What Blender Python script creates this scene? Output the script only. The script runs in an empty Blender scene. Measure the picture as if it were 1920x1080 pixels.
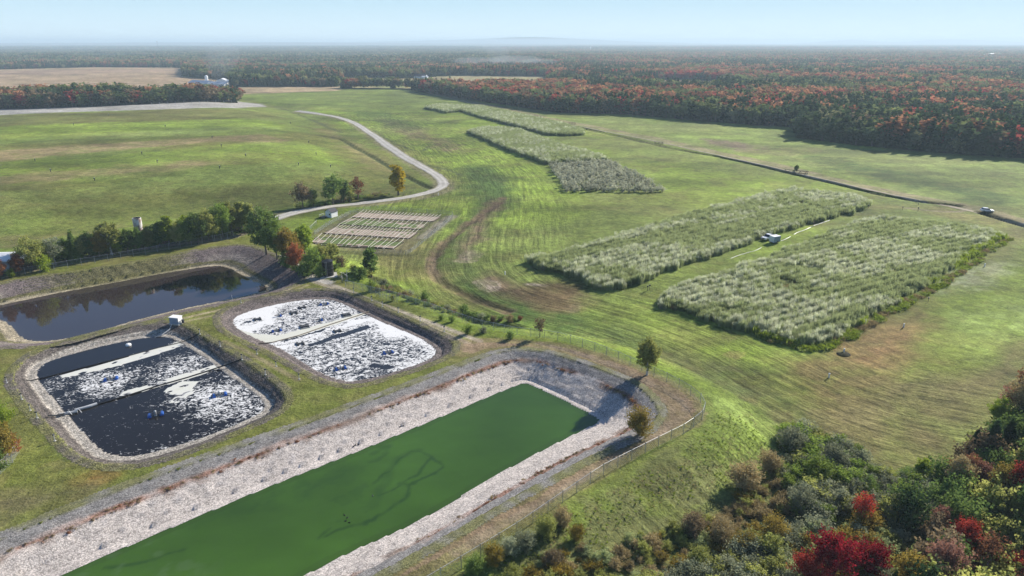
import bpy, math, random
import numpy as np
from mathutils import Vector
R = math.radians
random.seed(7); rng = np.random.default_rng(7)
sc = bpy.context.scene
COL = sc.collection
# ---------------------------------------------------------------- camera
CAM_Z, PITCH, F = 60.0, math.atan(460/1280), 1280.0
cam_d = bpy.data.cameras.new('camera'); cam = bpy.data.objects.new('camera', cam_d); COL.objects.link(cam)
cam.location = (0, 0, CAM_Z); cam.rotation_euler = (R(90)-PITCH, 0, 0)
cam_d.sensor_width = 36; cam_d.lens = 36*F/1920; cam_d.clip_start = 0.5; cam_d.clip_end = 60000
sc.camera = cam
# ---------------------------------------------------------------- light
SUN_AZ, SUN_EL = 46.0, 28.0      # azimuth clockwise from +Y
w = bpy.data.worlds.new('World'); sc.world = w; w.use_nodes = True
nt = w.node_tree; nt.nodes.clear()
sky = nt.nodes.new('ShaderNodeTexSky'); sky.sky_type = 'NISHITA'; sky.sun_disc = False
sky.sun_elevation = R(SUN_EL); sky.sun_rotation = R(SUN_AZ)
sky.altitude = 100; sky.air_density = 1.0; sky.dust_density = 0.3; sky.ozone_density = 1.5
bg = nt.nodes.new('ShaderNodeBackground'); bg.inputs[1].default_value = 0.060
wo = nt.nodes.new('ShaderNodeOutputWorld')
tn = nt.nodes.new('ShaderNodeMix'); tn.data_type = 'RGBA'; tn.blend_type = 'MULTIPLY'; tn.inputs[0].default_value = 1; tn.inputs[7].default_value = (.78, .97, 1.22, 1)
nt.links.new(sky.outputs[0], tn.inputs[6]); 
tc = nt.nodes.new('ShaderNodeTexCoord'); sx = nt.nodes.new('ShaderNodeSeparateXYZ'); nt.links.new(tc.outputs['Generated'], sx.inputs[0])
rp = nt.nodes.new('ShaderNodeValToRGB'); rp.color_ramp.elements[0].color = (7.6, 9.2, 9.9, 1); rp.color_ramp.elements[1].color = (3.3, 6.0, 7.9, 1); rp.color_ramp.elements[1].position = .10
nt.links.new(sx.outputs[2], rp.inputs[0]); mr = nt.nodes.new('ShaderNodeMapRange'); mr.interpolation_type = 'SMOOTHSTEP'; mr.inputs[1].default_value = .03; mr.inputs[2].default_value = .26; nt.links.new(sx.outputs[2], mr.inputs[0])
ms = nt.nodes.new('ShaderNodeMix'); ms.data_type = 'RGBA'; nt.links.new(mr.outputs[0], ms.inputs[0]); nt.links.new(rp.outputs[0], ms.inputs[6]); nt.links.new(tn.outputs[2], ms.inputs[7]); nt.links.new(ms.outputs[2], bg.inputs[0]); nt.links.new(bg.outputs[0], wo.inputs[0])
sl = bpy.data.lights.new('sun', 'SUN'); sun = bpy.data.objects.new('sun', sl); COL.objects.link(sun)
sl.energy = 5.0; sl.angle = R(0.53); sl.color = (1.0, 0.93, 0.82)
a, e = R(SUN_AZ), R(SUN_EL)
sun.rotation_euler = Vector((math.sin(a)*math.cos(e), math.cos(a)*math.cos(e), math.sin(e))).to_track_quat('Z', 'Y').to_euler()
sun.location = (0, 0, 100)
sc.view_settings.view_transform = 'Standard'; sc.view_settings.look = 'None'
sc.view_settings.exposure = 0.85; sc.view_settings.gamma = 1; sc.view_settings.use_curve_mapping = False
sc.render.engine = 'CYCLES'
cy = sc.cycles
cy.use_denoising = True; cy.max_bounces = 5; cy.diffuse_bounces = 2; cy.glossy_bounces = 2; cy.transmission_bounces = 3
cy.transparent_max_bounces = 8; cy.volume_bounces = 0; cy.use_adaptive_sampling = True; cy.adaptive_threshold = 0.02
cy.sample_clamp_indirect = 4
# ---------------------------------------------------------------- numpy helpers
def hsh(ix, iy, s):
    n = (ix.astype(np.int64)*374761393 + iy.astype(np.int64)*668265263 + s*1442695041) & 0x7fffffff
    n = ((n ^ (n >> 13))*1274126177) & 0x7fffffff
    return ((n ^ (n >> 16)) & 0xffff)/65535.0
def vn(x, y, s=0):
    x = np.asarray(x, float); y = np.asarray(y, float)
    ix, iy = np.floor(x), np.floor(y); fx, fy = x-ix, y-iy
    fx = fx*fx*(3-2*fx); fy = fy*fy*(3-2*fy)
    a = hsh(ix, iy, s); b = hsh(ix+1, iy, s); c = hsh(ix, iy+1, s); d = hsh(ix+1, iy+1, s)
    return (a*(1-fx)+b*fx)*(1-fy)+(c*(1-fx)+d*fx)*fy
def fbm(x, y, sc_, s=0, o=4):
    v = 0; amp = .5; t = 0
    for i in range(o):
        v = v+amp*vn(np.asarray(x)/sc_*2**i+17.3*i, np.asarray(y)/sc_*2**i-9.1*i, s+i); t += amp; amp *= .5
    return v/t
def ss(a, b, x):
    t = np.clip((np.asarray(x, float)-a)/(b-a), 0, 1); return t*t*(3-2*t)
def dist_line(pts, X, Y, closed=False):
    pts = np.asarray(pts, float)
    q = np.roll(pts, -1, 0) if closed else pts[1:]; p = pts if closed else pts[:-1]
    if np.size(X) < 600:
        Xf, Yf = np.ravel(X)[:, None], np.ravel(Y)[:, None]; e = q-p; L = (e**2).sum(1)+1e-12
        t = np.clip(((Xf-p[:, 0])*e[:, 0]+(Yf-p[:, 1])*e[:, 1])/L, 0, 1)
        return np.sqrt(((Xf-p[:, 0]-t*e[:, 0])**2+(Yf-p[:, 1]-t*e[:, 1])**2).min(1)).reshape(np.shape(X))
    d = np.full(np.shape(X), 1e18)
    for (ax, ay), (bx, by) in zip(p, q):
        ex, ey = bx-ax, by-ay; L = ex*ex+ey*ey+1e-12
        t = np.clip(((X-ax)*ex+(Y-ay)*ey)/L, 0, 1)
        d = np.minimum(d, (X-ax-t*ex)**2+(Y-ay-t*ey)**2)
    return np.sqrt(d)
def inside(pts, X, Y):
    pts = np.asarray(pts, float); r = np.zeros(np.shape(X), bool)
    if np.size(X) < 600:
        a, b = pts, np.roll(pts, -1, 0); Xf, Yf = np.ravel(X)[:, None], np.ravel(Y)[:, None]; den = b[:, 1]-a[:, 1]; den = np.where(den == 0, 1e-12, den)
        c = ((a[:, 1] > Yf) != (b[:, 1] > Yf)) & (Xf < (b[:, 0]-a[:, 0])*(Yf-a[:, 1])/den+a[:, 0]); return (c.sum(1) % 2 == 1).reshape(np.shape(X))
    for (ax, ay), (bx, by) in zip(pts, np.roll(pts, -1, 0)):
        c = ((ay > Y) != (by > Y)); den = (by-ay) if by != ay else 1e-12
        r ^= c & (X < (bx-ax)*(Y-ay)/den+ax)
    return r
def sdf(pts, X, Y, far=60.):
    """signed distance, negative inside; only exact within `far` of the polygon"""
    pts = np.asarray(pts, float); X = np.asarray(X, float); Y = np.asarray(Y, float)
    out = np.full(X.shape, far)
    m = (X > pts[:, 0].min()-far) & (X < pts[:, 0].max()+far) & (Y > pts[:, 1].min()-far) & (Y < pts[:, 1].max()+far)
    if m.any():
        x, y = X[m], Y[m]; d = dist_line(pts, x, y, True); d[inside(pts, x, y)] *= -1; out[m] = d
    return out
def smooth_poly(pts, n=2, closed=True):
    p = np.asarray(pts, float)
    for _ in range(n):
        if closed:
            q = np.roll(p, -1, 0); p = np.stack([.75*p+.25*q, .25*p+.75*q], 1).reshape(-1, 2)
        else:
            a, b = p[:-1], p[1:]; m = np.stack([.75*a+.25*b, .25*a+.75*b], 1).reshape(-1, 2)
            p = np.vstack([p[:1], m, p[-1:]])
    return p
# ---------------------------------------------------------------- photo pixel (1920x1080) -> ground point
cp, sp_ = math.cos(PITCH), math.sin(PITCH)
def ray(px, py):
    px = np.asarray(px, float); py = np.asarray(py, float)
    u, v = (px-960)/F, (py-540)/F
    return u, cp-v*sp_, -sp_-v*cp
def PZ(px, py, z=0.0):
    dx, dy, dz = ray(px, py); t = (z-CAM_Z)/dz
    return np.stack([t*dx, t*dy], -1)
def poly(pp, z=0.0): return PZ([p[0] for p in pp], [p[1] for p in pp], z)
def to_px(x, y, z):
    zc = y*cp-(z-CAM_Z)*sp_; up = y*sp_+(z-CAM_Z)*cp
    return 960+F*x/zc, 540-F*up/zc, zc
# ---------------------------------------------------------------- terrain
BASE = -3.0
PLATEAU = smooth_poly(poly([(-260,585),(0,500),(110,484),(240,466),(380,445),(440,436),(520,448),(600,492),(700,546),(800,592),(880,624),(1000,632),(1110,652),(1215,690),(1300,728),(1326,752),(1326,785),(1250,835),(1100,918),(980,985),(780,1095),(560,1230),(-900,1500),(-900,900)]), 1)
MOUND = poly([(-500,530),(0,462),(250,420),(500,392),(640,378),(770,352),(800,342),(770,312),(730,290),(690,262),(640,240),(590,222),(545,205),(500,196),(445,184),(200,181),(0,184),(-600,196)], BASE)
SWALE = smooth_poly(poly([(700,215),(800,260),(870,320),(880,380),(850,440),(830,500),(880,560),(960,590),(1100,620),(1250,680),(1400,780),(1550,850),(1700,900),(2000,960)], BASE), 2, False)
CREEK = smooth_poly(poly([(945,372),(915,395),(870,425),(836,450),(816,475),(810,505),(817,523),(847,540),(893,560),(950,582)], BASE), 2, False)
DITCH1 = poly([(1085,243),(1160,259),(1250,280),(1340,298),(1480,331),(1560,349),(1650,371),(1720,384),(1795,392)], BASE)
DITCH2 = poly([(1838,405),(1880,418),(1930,433),(2100,490)], BASE)
DITCH3 = poly([(600,262),(640,265),(690,292),(740,322),(790,345),(806,352)], BASE)
DITCH4 = poly([(700,520),(740,540),(800,562),(850,582),(900,600),(960,602)], -1.5)
class Basin: pass
def basin(name, crest, water, zw):
    b = Basin(); b.name = name; b.zw = zw
    b.C = smooth_poly(poly(crest, 0), 1); b.W = smooth_poly(poly(water, zw), 1); return b
B_GREEN = basin('green', [(-60,1035),(0,1003),(110,958),(207,918),(333,872),(500,815),(640,765),(773,716),(907,665),(945,655),(1007,653),(1073,670),(1173,706),(1215,730),(1243,765),(1243,782),(1217,813),(1140,845),(973,935),(857,1003),(723,1077),(520,1190),(300,1330),(-500,1500),(-700,1250)],
                [(-60,1150),(90,1080),(247,1013),(333,977),(500,907),(640,853),(800,787),(960,720),(985,714),(1005,720),(1073,753),(1128,782),(1133,790),(1125,798),(1040,840),(923,903),(807,977),(640,1052),(590,1080),(420,1170),(150,1330),(-400,1420),(-500,1280)], -3.2)
B_DARK = basin('dark', [(14,705),(30,680),(70,655),(150,630),(230,612),(310,600),(350,607),(380,625),(430,655),(480,685),(520,715),(545,740),(540,762),(515,780),(450,810),(380,840),(300,865),(240,878),(180,876),(140,860),(110,835),(80,800),(40,760),(18,725)],
               [(57,700),(75,680),(130,662),(200,644),(280,629),(320,629),(345,640),(385,665),(420,690),(470,725),(502,750),(505,765),(495,778),(440,803),(370,830),(300,850),(260,860),(215,862),(180,850),(150,820),(125,790),(90,750),(65,720)], -1.2)
B_FOAM = basin('foam', [(400,600),(418,578),(478,557),(558,543),(622,541),(672,554),(730,580),(800,612),(850,635),(861,650),(845,668),(800,688),(730,710),(670,726),(620,722),(570,700),(520,672),(470,648),(420,625)],
               [(427,602),(445,588),(500,572),(560,561),(610,558),(640,564),(690,588),(740,610),(790,630),(820,650),(826,660),(815,675),(770,692),(720,708),(670,718),(640,718),(600,705),(560,680),(520,655),(480,640),(440,620)], -1.0)
B_LAG = basin('lagoon', [(-160,585),(-60,548),(0,530),(80,517),(167,505),(300,482),(383,465),(460,456),(520,478),(567,510),(572,524),(545,540),(487,557),(433,568),(333,590),(253,609),(187,628),(110,648),(48,652),(0,652),(-160,690)],
              [(-110,592),(0,571),(80,553),(200,531),(300,512),(393,497),(427,498),(467,519),(515,542),(483,552),(433,563),(333,583),(253,603),(187,623),(110,641),(42,643),(20,621),(0,600),(-60,596)], -3.2)
BASINS = [B_GREEN, B_DARK, B_FOAM, B_LAG]
def bank_z(b, dC, dW):
    """dC<0 inside the crest, dW>0 outside the water line"""
    a = np.maximum(-dC, 0); c = np.maximum(dW, 0); t = a/(a+c+1e-6)
    return np.where(dW > 0, b.zw*t, b.zw-0.35*np.minimum(-dW, 8)), t
def hbase(X, Y):
    X = np.asarray(X, float); Y = np.asarray(Y, float)
    h = BASE*ss(0.5, 13, sdf(PLATEAU, X, Y, 40))
    m = sdf(MOUND, X, Y, 130)
    h = h+7.0*ss(4, -75, m)
    d = dist_line(SWALE, X, Y); out = ss(0.5, 15, sdf(PLATEAU, X, Y, 40))
    h = h+out*1.6*ss(6, 70, d)*ss(-5, 15, m)
    h = h+out*(fbm(X, Y, 60, 3, 2)-.5)*1.0*ss(1500, 600, Y)
    for L, wd, dp in ((CREEK, 2.2, .5), (DITCH1, 2.4, 1.6), (DITCH2, 2.4, 1.7), (DITCH3, 2.0, 1.0), (DITCH4, 3.2, 1.0)):
        h = h-dp*ss(wd, wd*.15, dist_line(L, X, Y))
    return h
def hgt(X, Y, ground=False):
    X = np.asarray(X, float); Y = np.asarray(Y, float); h = hbase(X, Y)
    for b in BASINS:
        dC = sdf(b.C, X, Y, 20); m = dC < 0
        drop = 1.6*ss(.0, -.7, dC) if ground else 0
        if np.any(m):
            if X.ndim == 0: X, Y, h, dC, m = [np.atleast_1d(k) for k in (X, Y, h, dC, m)]; h = h.copy()
            dW = sdf(b.W, X[m], Y[m], 60); z, _ = bank_z(b, dC[m], dW)
            h[m] = z
        if ground: h = h-drop
    return h
def P(px, py):
    """photo pixel -> point on the terrain (fixed-point iteration)"""
    px = np.atleast_1d(np.asarray(px, float)); py = np.atleast_1d(np.asarray(py, float)); z = np.full(px.shape, -1.0)
    for _ in range(14):
        q = PZ(px, py, z); z = .4*z+.6*hgt(q[:, 0], q[:, 1]).reshape(-1)
    q = PZ(px, py, z); return np.column_stack([q, hgt(q[:, 0], q[:, 1]).reshape(-1)])
def P1(px, py): return Vector(P(px, py)[0])
def PL(pp): return P([p[0] for p in pp], [p[1] for p in pp])
def px_m(px, py, n):
    """n photo pixels at ground point px,py in metres"""
    q = P1(px, py); return n*to_px(q.x, q.y, q.z)[2]/F
# ---------------------------------------------------------------- objects
def tag(o, label=None, cat=None, group=None, kind=None):
    for k, v in (('label', label), ('category', cat), ('group', group), ('kind', kind)):
        if v: o[k] = v
    return o
def link(name, me, parent=None, loc=None, mats=None):
    o = bpy.data.objects.new(name, me); COL.objects.link(o)
    if parent is not None: o.parent = parent
    if loc is not None: o.location = loc
    return o
def empty(name, loc=(0, 0, 0), rz=0, **k):
    o = bpy.data.objects.new(name, None); COL.objects.link(o); o.location = loc; o.rotation_euler = (0, 0, rz)
    o.empty_display_size = .2; return tag(o, **k)
def mesh_np(name, V, Fc, mats=(), smooth=False, mi=None, attrs=None):
    """V (n,3); Fc (m,3|4) int array"""
    V = np.asarray(V, np.float32); Fc = np.asarray(Fc, np.int32); k = Fc.shape[1]
    me = bpy.data.meshes.new(name); me.vertices.add(len(V)); me.vertices.foreach_set('co', V.ravel())
    me.loops.add(Fc.size); me.loops.foreach_set('vertex_index', Fc.ravel())
    me.polygons.add(len(Fc)); me.polygons.foreach_set('loop_start', np.arange(0, Fc.size, k, dtype=np.int32))
    try: me.polygons.foreach_set('loop_total', np.full(len(Fc), k, np.int32))
    except Exception: pass
    if mi is not None: me.polygons.foreach_set('material_index', np.asarray(mi, np.int32))
    if smooth: me.polygons.foreach_set('use_smooth', np.ones(len(Fc), bool))
    for m in mats: me.materials.append(m)
    for n, dom, typ, dat in (attrs or ()):
        at = me.attributes.new(n, typ, dom)
        at.data.foreach_set('color' if typ == 'FLOAT_COLOR' else 'vector' if typ == 'FLOAT_VECTOR' else 'value', np.asarray(dat, np.int32 if typ == 'INT' else np.float32).ravel())
    me.update(calc_edges=True); return me
class MB:
    """collects boxes, bars, tubes into one mesh"""
    def __init__(s): s.v = []; s.f = []; s.m = []
    def add(s, vs, fs, mi=0):
        n = len(s.v); s.v += [tuple(v) for v in vs]; s.f += [tuple(i+n for i in f) for f in fs]; s.m += [mi]*len(fs); return s
    def box(s, c, d, mi=0, rz=0, top=1.0):
        x, y, z = [q/2 for q in d]; vs = []
        for dz, k in ((-z, 1), (z, top)):
            for dx, dy in ((-x, -y), (x, -y), (x, y), (-x, y)):
                X, Y = dx*k, dy*k; vs.append((c[0]+X*math.cos(rz)-Y*math.sin(rz), c[1]+X*math.sin(rz)+Y*math.cos(rz), c[2]+dz))
        return s.add(vs, [(3,2,1,0),(4,5,6,7),(0,1,5,4),(1,2,6,5),(2,3,7,6),(3,0,4,7)], mi)
    def tube(s, a, b, r0, r1=None, n=8, mi=0, cap=True):
        a, b = Vector(a), Vector(b); r1 = r0 if r1 is None else r1; d = (b-a).normalized()
        u = d.orthogonal().normalized(); v = d.cross(u); vs = []
        for c, r in ((a, r0), (b, r1)):
            for i in range(n):
                t = 2*math.pi*i/n; vs.append(c+u*r*math.cos(t)+v*r*math.sin(t))
        fs = [(i, (i+1) % n, n+(i+1) % n, n+i) for i in range(n)]
        if cap: fs += [tuple(range(n))[::-1], tuple(range(n, 2*n))]
        return s.add(vs, fs, mi)
    def path(s, pts, r, n=6, mi=0):
        for a, b in zip(pts[:-1], pts[1:]): s.tube(a, b, r, r, n, mi)
        return s
    def prism(s, prof, y0, y1, mi=0):
        """profile in (x,z), extruded along y"""
        n = len(prof); vs = [(x, y0, z) for x, z in prof]+[(x, y1, z) for x, z in prof]
        return s.add(vs, [tuple(range(n))[::-1] if False else tuple(range(n)), tuple(range(2*n-1, n-1, -1))]+[(i, n+i, n+(i+1) % n, (i+1) % n) for i in range(n)], mi)
    def mesh(s, name, *mats, smooth=False):
        me = bpy.data.meshes.new(name); me.from_pydata(s.v, [], s.f)
        for m in mats: me.materials.append(m)
        me.polygons.foreach_set('material_index', s.m)
        if smooth: me.polygons.foreach_set('use_smooth', [True]*len(s.f))
        me.update(); return me
    def build(s, name, mat, parent=None, loc=None, smooth=False):
        return link(name, s.mesh(name, *(mat if isinstance(mat, (list, tuple)) else (mat,)), smooth=smooth), parent, loc)
def copy_tree(o, parent=None):
    c = o.copy(); COL.objects.link(c); c.parent = parent
    for ch in list(o.children): copy_tree(ch, c)
    return c
# ---------------------------------------------------------------- materials
def newmat(name):
    m = bpy.data.materials.new(name); m.use_nodes = True; n = m.node_tree; n.nodes.clear()
    out = n.nodes.new('ShaderNodeOutputMaterial'); return m, n, out
def nd(n, t, **k):
    o = n.nodes.new(t)
    for a, v in k.items():
        if a.startswith('i_'):
            key = a[2:].replace('_', ' '); o.inputs[int(key) if key.isdigit() else key].default_value = v
        else: setattr(o, a, v)
    return o
def mth(n, op, a, b=None, c=None, clamp=False):
    o = n.nodes.new('ShaderNodeMath'); o.operation = op; o.use_clamp = clamp
    for i, q in enumerate((a, b, c)):
        if q is None: continue
        if isinstance(q, (int, float)): o.inputs[i].default_value = q
        else: n.links.new(q, o.inputs[i])
    return o.outputs[0]
def noise(n, vec, scale, detail=3, rough=.55, dist=0):
    o = nd(n, 'ShaderNodeTexNoise'); o.inputs['Scale'].default_value = scale; o.inputs['Detail'].default_value = detail
    o.inputs['Roughness'].default_value = rough; o.inputs['Distortion'].default_value = dist; n.links.new(vec, o.inputs['Vector']); return o
def mixc(n, f, a, b, mode='MIX'):
    o = n.nodes.new('ShaderNodeMix'); o.data_type = 'RGBA'; o.blend_type = mode
    for i, q in ((0, f), (6, a), (7, b)):
        if isinstance(q, (int, float)): o.inputs[i].default_value = q
        elif isinstance(q, tuple): o.inputs[i].default_value = (*q, 1) if len(q) == 3 else q
        else: n.links.new(q, o.inputs[i])
    return o.outputs[2]
def surf(name, col=None, var=((1.2, .5),), bump=None, rough=.9, spec=.2, attr='col', metal=0, vor=None, tint=None):
    """colour (or attribute) x layered noise, with optional bump. var: (feature metres, amount)"""
    m, n, out = newmat(name); b = nd(n, 'ShaderNodeBsdfPrincipled'); n.links.new(b.outputs[0], out.inputs[0])
    b.inputs['Roughness'].default_value = rough; b.inputs['Specular IOR Level'].default_value = spec; b.inputs['Metallic'].default_value = metal
    vec = nd(n, 'ShaderNodeNewGeometry').outputs['Position']
    if col is None: c = nd(n, 'ShaderNodeAttribute', attribute_name=attr).outputs['Color']
    else:
        r = nd(n, 'ShaderNodeRGB'); r.outputs[0].default_value = (*col, 1); c = r.outputs[0]
    for i, (fm, amt) in enumerate(var):
        v = noise(n, vec, 1/fm, 3, .6).outputs[0]
        f = mth(n, 'MULTIPLY_ADD', v, 2*amt*1.8, 1-amt*1.8); f = mth(n, 'MAXIMUM', f, .15)
        cc = nd(n, 'ShaderNodeCombineColor'); [n.links.new(f, cc.inputs[j]) for j in range(3)]
        c = mixc(n, 1.0, c, cc.outputs[0], 'MULTIPLY')
    if tint:
        v = noise(n, vec, 1/tint[0], 3).outputs[0]; f = mth(n, 'MULTIPLY_ADD', v, 4, -1.7, clamp=True); f = mth(n, 'MULTIPLY', f, tint[2])
        c = mixc(n, f, c, tint[1])
    h = None
    if vor:
        vo = nd(n, 'ShaderNodeTexVoronoi'); vo.inputs['Scale'].default_value = 1/vor[0]; n.links.new(vec, vo.inputs['Vector'])
        sep = nd(n, 'ShaderNodeSeparateColor'); n.links.new(vo.outputs['Color'], sep.inputs[0])
        f = mth(n, 'MULTIPLY_ADD', sep.outputs[0], 2*vor[1], 1-vor[1])
        g = mth(n, 'MULTIPLY_ADD', vo.outputs['Distance'], -vor[2], 1+vor[2]*.35); f = mth(n, 'MAXIMUM', mth(n, 'MULTIPLY', f, g), .1)
        cc = nd(n, 'ShaderNodeCombineColor'); [n.links.new(f, cc.inputs[j]) for j in range(3)]
        c = mixc(n, 1.0, c, cc.outputs[0], 'MULTIPLY'); h = vo.outputs['Distance']
    n.links.new(c, b.inputs['Base Color'])
    if bump:
        bp = nd(n, 'ShaderNodeBump'); bp.inputs['Strength'].default_value = bump[1]; bp.inputs['Distance'].default_value = bump[2]
        n.links.new(noise(n, vec, 1/bump[0], 4, .65).outputs[0] if not h else mth(n, 'MULTIPLY', h, -1), bp.inputs['Height']); n.links.new(bp.outputs[0], b.inputs['Normal'])
    return m
def plain(name, col, rough=.6, spec=.3, metal=0, var=.18, scale=.6):
    return surf(name, col, var=((scale, var),), rough=rough, spec=spec, metal=metal)
def leafmat(name, c1, c2, trans=.35, c3=None):
    m, n, out = newmat(name)
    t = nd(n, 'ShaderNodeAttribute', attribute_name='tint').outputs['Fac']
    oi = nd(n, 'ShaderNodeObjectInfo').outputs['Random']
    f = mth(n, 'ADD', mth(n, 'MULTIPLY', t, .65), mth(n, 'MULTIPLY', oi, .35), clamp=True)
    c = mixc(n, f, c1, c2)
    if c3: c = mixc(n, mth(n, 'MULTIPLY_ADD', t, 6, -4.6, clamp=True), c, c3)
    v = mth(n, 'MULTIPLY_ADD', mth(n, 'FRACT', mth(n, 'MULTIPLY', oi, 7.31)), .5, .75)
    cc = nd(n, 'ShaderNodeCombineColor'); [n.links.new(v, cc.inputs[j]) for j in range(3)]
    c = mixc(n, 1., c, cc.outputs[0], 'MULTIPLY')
    d = nd(n, 'ShaderNodeBsdfDiffuse'); tr = nd(n, 'ShaderNodeBsdfTranslucent'); mx = nd(n, 'ShaderNodeMixShader'); mx.inputs[0].default_value = trans
    n.links.new(c, d.inputs[0]); n.links.new(c, tr.inputs[0]); n.links.new(d.outputs[0], mx.inputs[1]); n.links.new(tr.outputs[0], mx.inputs[2])
    n.links.new(mx.outputs[0], out.inputs[0]); return m
# ---------------------------------------------------------------- scatter (geometry nodes) for uncountable stuff
def scatter(name, pts, scl, rot, idx, protos, label, cat, kind='stuff'):
    """pts (n,3), scl (n,3), rot (n,) about z, idx (n,) into protos"""
    n = len(pts); col = bpy.data.collections.new(name+' sources')
    for i, p in enumerate(protos): col.objects.link(p) if p.name not in col.objects else None
    order = sorted(range(len(protos)), key=lambda i: protos[i].name); rank = np.zeros(len(protos), int)
    for r_, i in enumerate(order): rank[i] = r_
    me = bpy.data.meshes.new(name); me.vertices.add(n); me.vertices.foreach_set('co', np.asarray(pts, np.float32).ravel())
    a = me.attributes.new('scl', 'FLOAT_VECTOR', 'POINT'); a.data.foreach_set('vector', np.asarray(scl, np.float32).ravel())
    r = np.zeros((n, 3), np.float32); r[:, 2] = rot; a = me.attributes.new('rot', 'FLOAT_VECTOR', 'POINT'); a.data.foreach_set('vector', r.ravel())
    a = me.attributes.new('idx', 'INT', 'POINT'); a.data.foreach_set('value', rank[np.asarray(idx)].astype(np.int32))
    o = link(name, me); g = bpy.data.node_groups.new(name, 'GeometryNodeTree')
    g.interface.new_socket('Geometry', in_out='INPUT', socket_type='NodeSocketGeometry'); g.interface.new_socket('Geometry', in_out='OUTPUT', socket_type='NodeSocketGeometry')
    gi = g.nodes.new('NodeGroupInput'); go = g.nodes.new('NodeGroupOutput'); ip = g.nodes.new('GeometryNodeInstanceOnPoints')
    ci = g.nodes.new('GeometryNodeCollectionInfo'); ci.inputs['Collection'].default_value = col; ci.inputs['Separate Children'].default_value = True; ci.inputs['Reset Children'].default_value = True
    def at(nm, t):
        q = g.nodes.new('GeometryNodeInputNamedAttribute'); q.data_type = t; q.inputs['Name'].default_value = nm; return q.outputs['Attribute']
    er = g.nodes.new('FunctionNodeEulerToRotation')
    g.links.new(gi.outputs[0], ip.inputs['Points']); g.links.new(ci.outputs[0], ip.inputs['Instance']); ip.inputs['Pick Instance'].default_value = True
    g.links.new(at('idx', 'INT'), ip.inputs['Instance Index']); g.links.new(at('scl', 'FLOAT_VECTOR'), ip.inputs['Scale'])
    g.links.new(at('rot', 'FLOAT_VECTOR'), er.inputs[0]); g.links.new(er.outputs[0], ip.inputs['Rotation']); g.links.new(ip.outputs[0], go.inputs[0])
    md = o.modifiers.new('scatter', 'NODES'); md.node_group = g
    return tag(o, label, cat, None, kind)
# ================================================================ GROUND SHEET
def grid_fan():
    ys = [12.0]
    while ys[-1] < 26000:
        y = ys[-1]; ys.append(y+(2.0 if y < 58 else max(.42, y*.0042) if y < 420 else y*.0075 if y < 1100 else y*.03))
    ys = np.array(ys); U = np.linspace(-1.12, 1.12, 620); Y = np.repeat(ys[:, None], len(U), 1); X = U[None]*(Y+38)
    return X, Y
X, Y = grid_fan(); nr, nc = X.shape; x, y = X.ravel(), Y.ravel()
Z = hgt(x, y, True)
fb1 = fbm(x, y, 45, 11); fb2 = fbm(x, y, 12, 12); fb3 = fbm(x, y, 4, 13, 3); fb4 = fbm(x, y, 150, 14)
wx = (fbm(x, y, 9, 21, 3)-.5); wy = (fbm(x, y, 9, 22, 3)-.5)
def C3(*c): return np.array(c)
G_BR, G_MID, G_DK, G_OL, TAN, BRN, STRAW, G_PALE = C3(.158,.220,.030), C3(.135,.174,.038), C3(.055,.095,.020), C3(.135,.130,.040), C3(.27,.195,.110), C3(.115,.080,.050), C3(.26,.21,.11), C3(.20,.262,.068)
mixn = ss(.35, .65, fb1)[:, None]
col = G_MID*(1-mixn)+G_BR*mixn
col = col*(1-.45*ss(.5, .75, fb2)[:, None])+G_OL*.45*ss(.5, .75, fb2)[:, None]
def blend(mask, c, s=1.0):
    global col
    m = (mask*s)[:, None]; col = col*(1-m)+np.asarray(c)*m
def area(pp, c, soft=3., s=1., warp=4., z=BASE, noisy=0.0, world=None):
    p = world if world is not None else smooth_poly(poly(pp, z), 1)
    d = sdf(p, x+wx*warp*2, y+wy*warp*2, max(soft*2, 8)+5); m = ss(soft, -soft, d)
    if noisy: m = m*np.clip(1-noisy+noisy*2*ss(.35, .65, fb3), 0, 1)
    blend(m, c, s)
def line(pp, c, wd=1.5, soft=1., s=1., warp=1., z=BASE, noisy=0.0, world=None):
    p = world if world is not None else smooth_poly(poly(pp, z), 2, False)
    d = dist_line(p, x+wx*warp*2, y+wy*warp*2); m = ss(wd+soft, wd, d)
    if noisy: m = m*np.clip(1-noisy+noisy*2*ss(.35, .65, fb3), 0, 1)
    blend(m, c, s)
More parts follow.
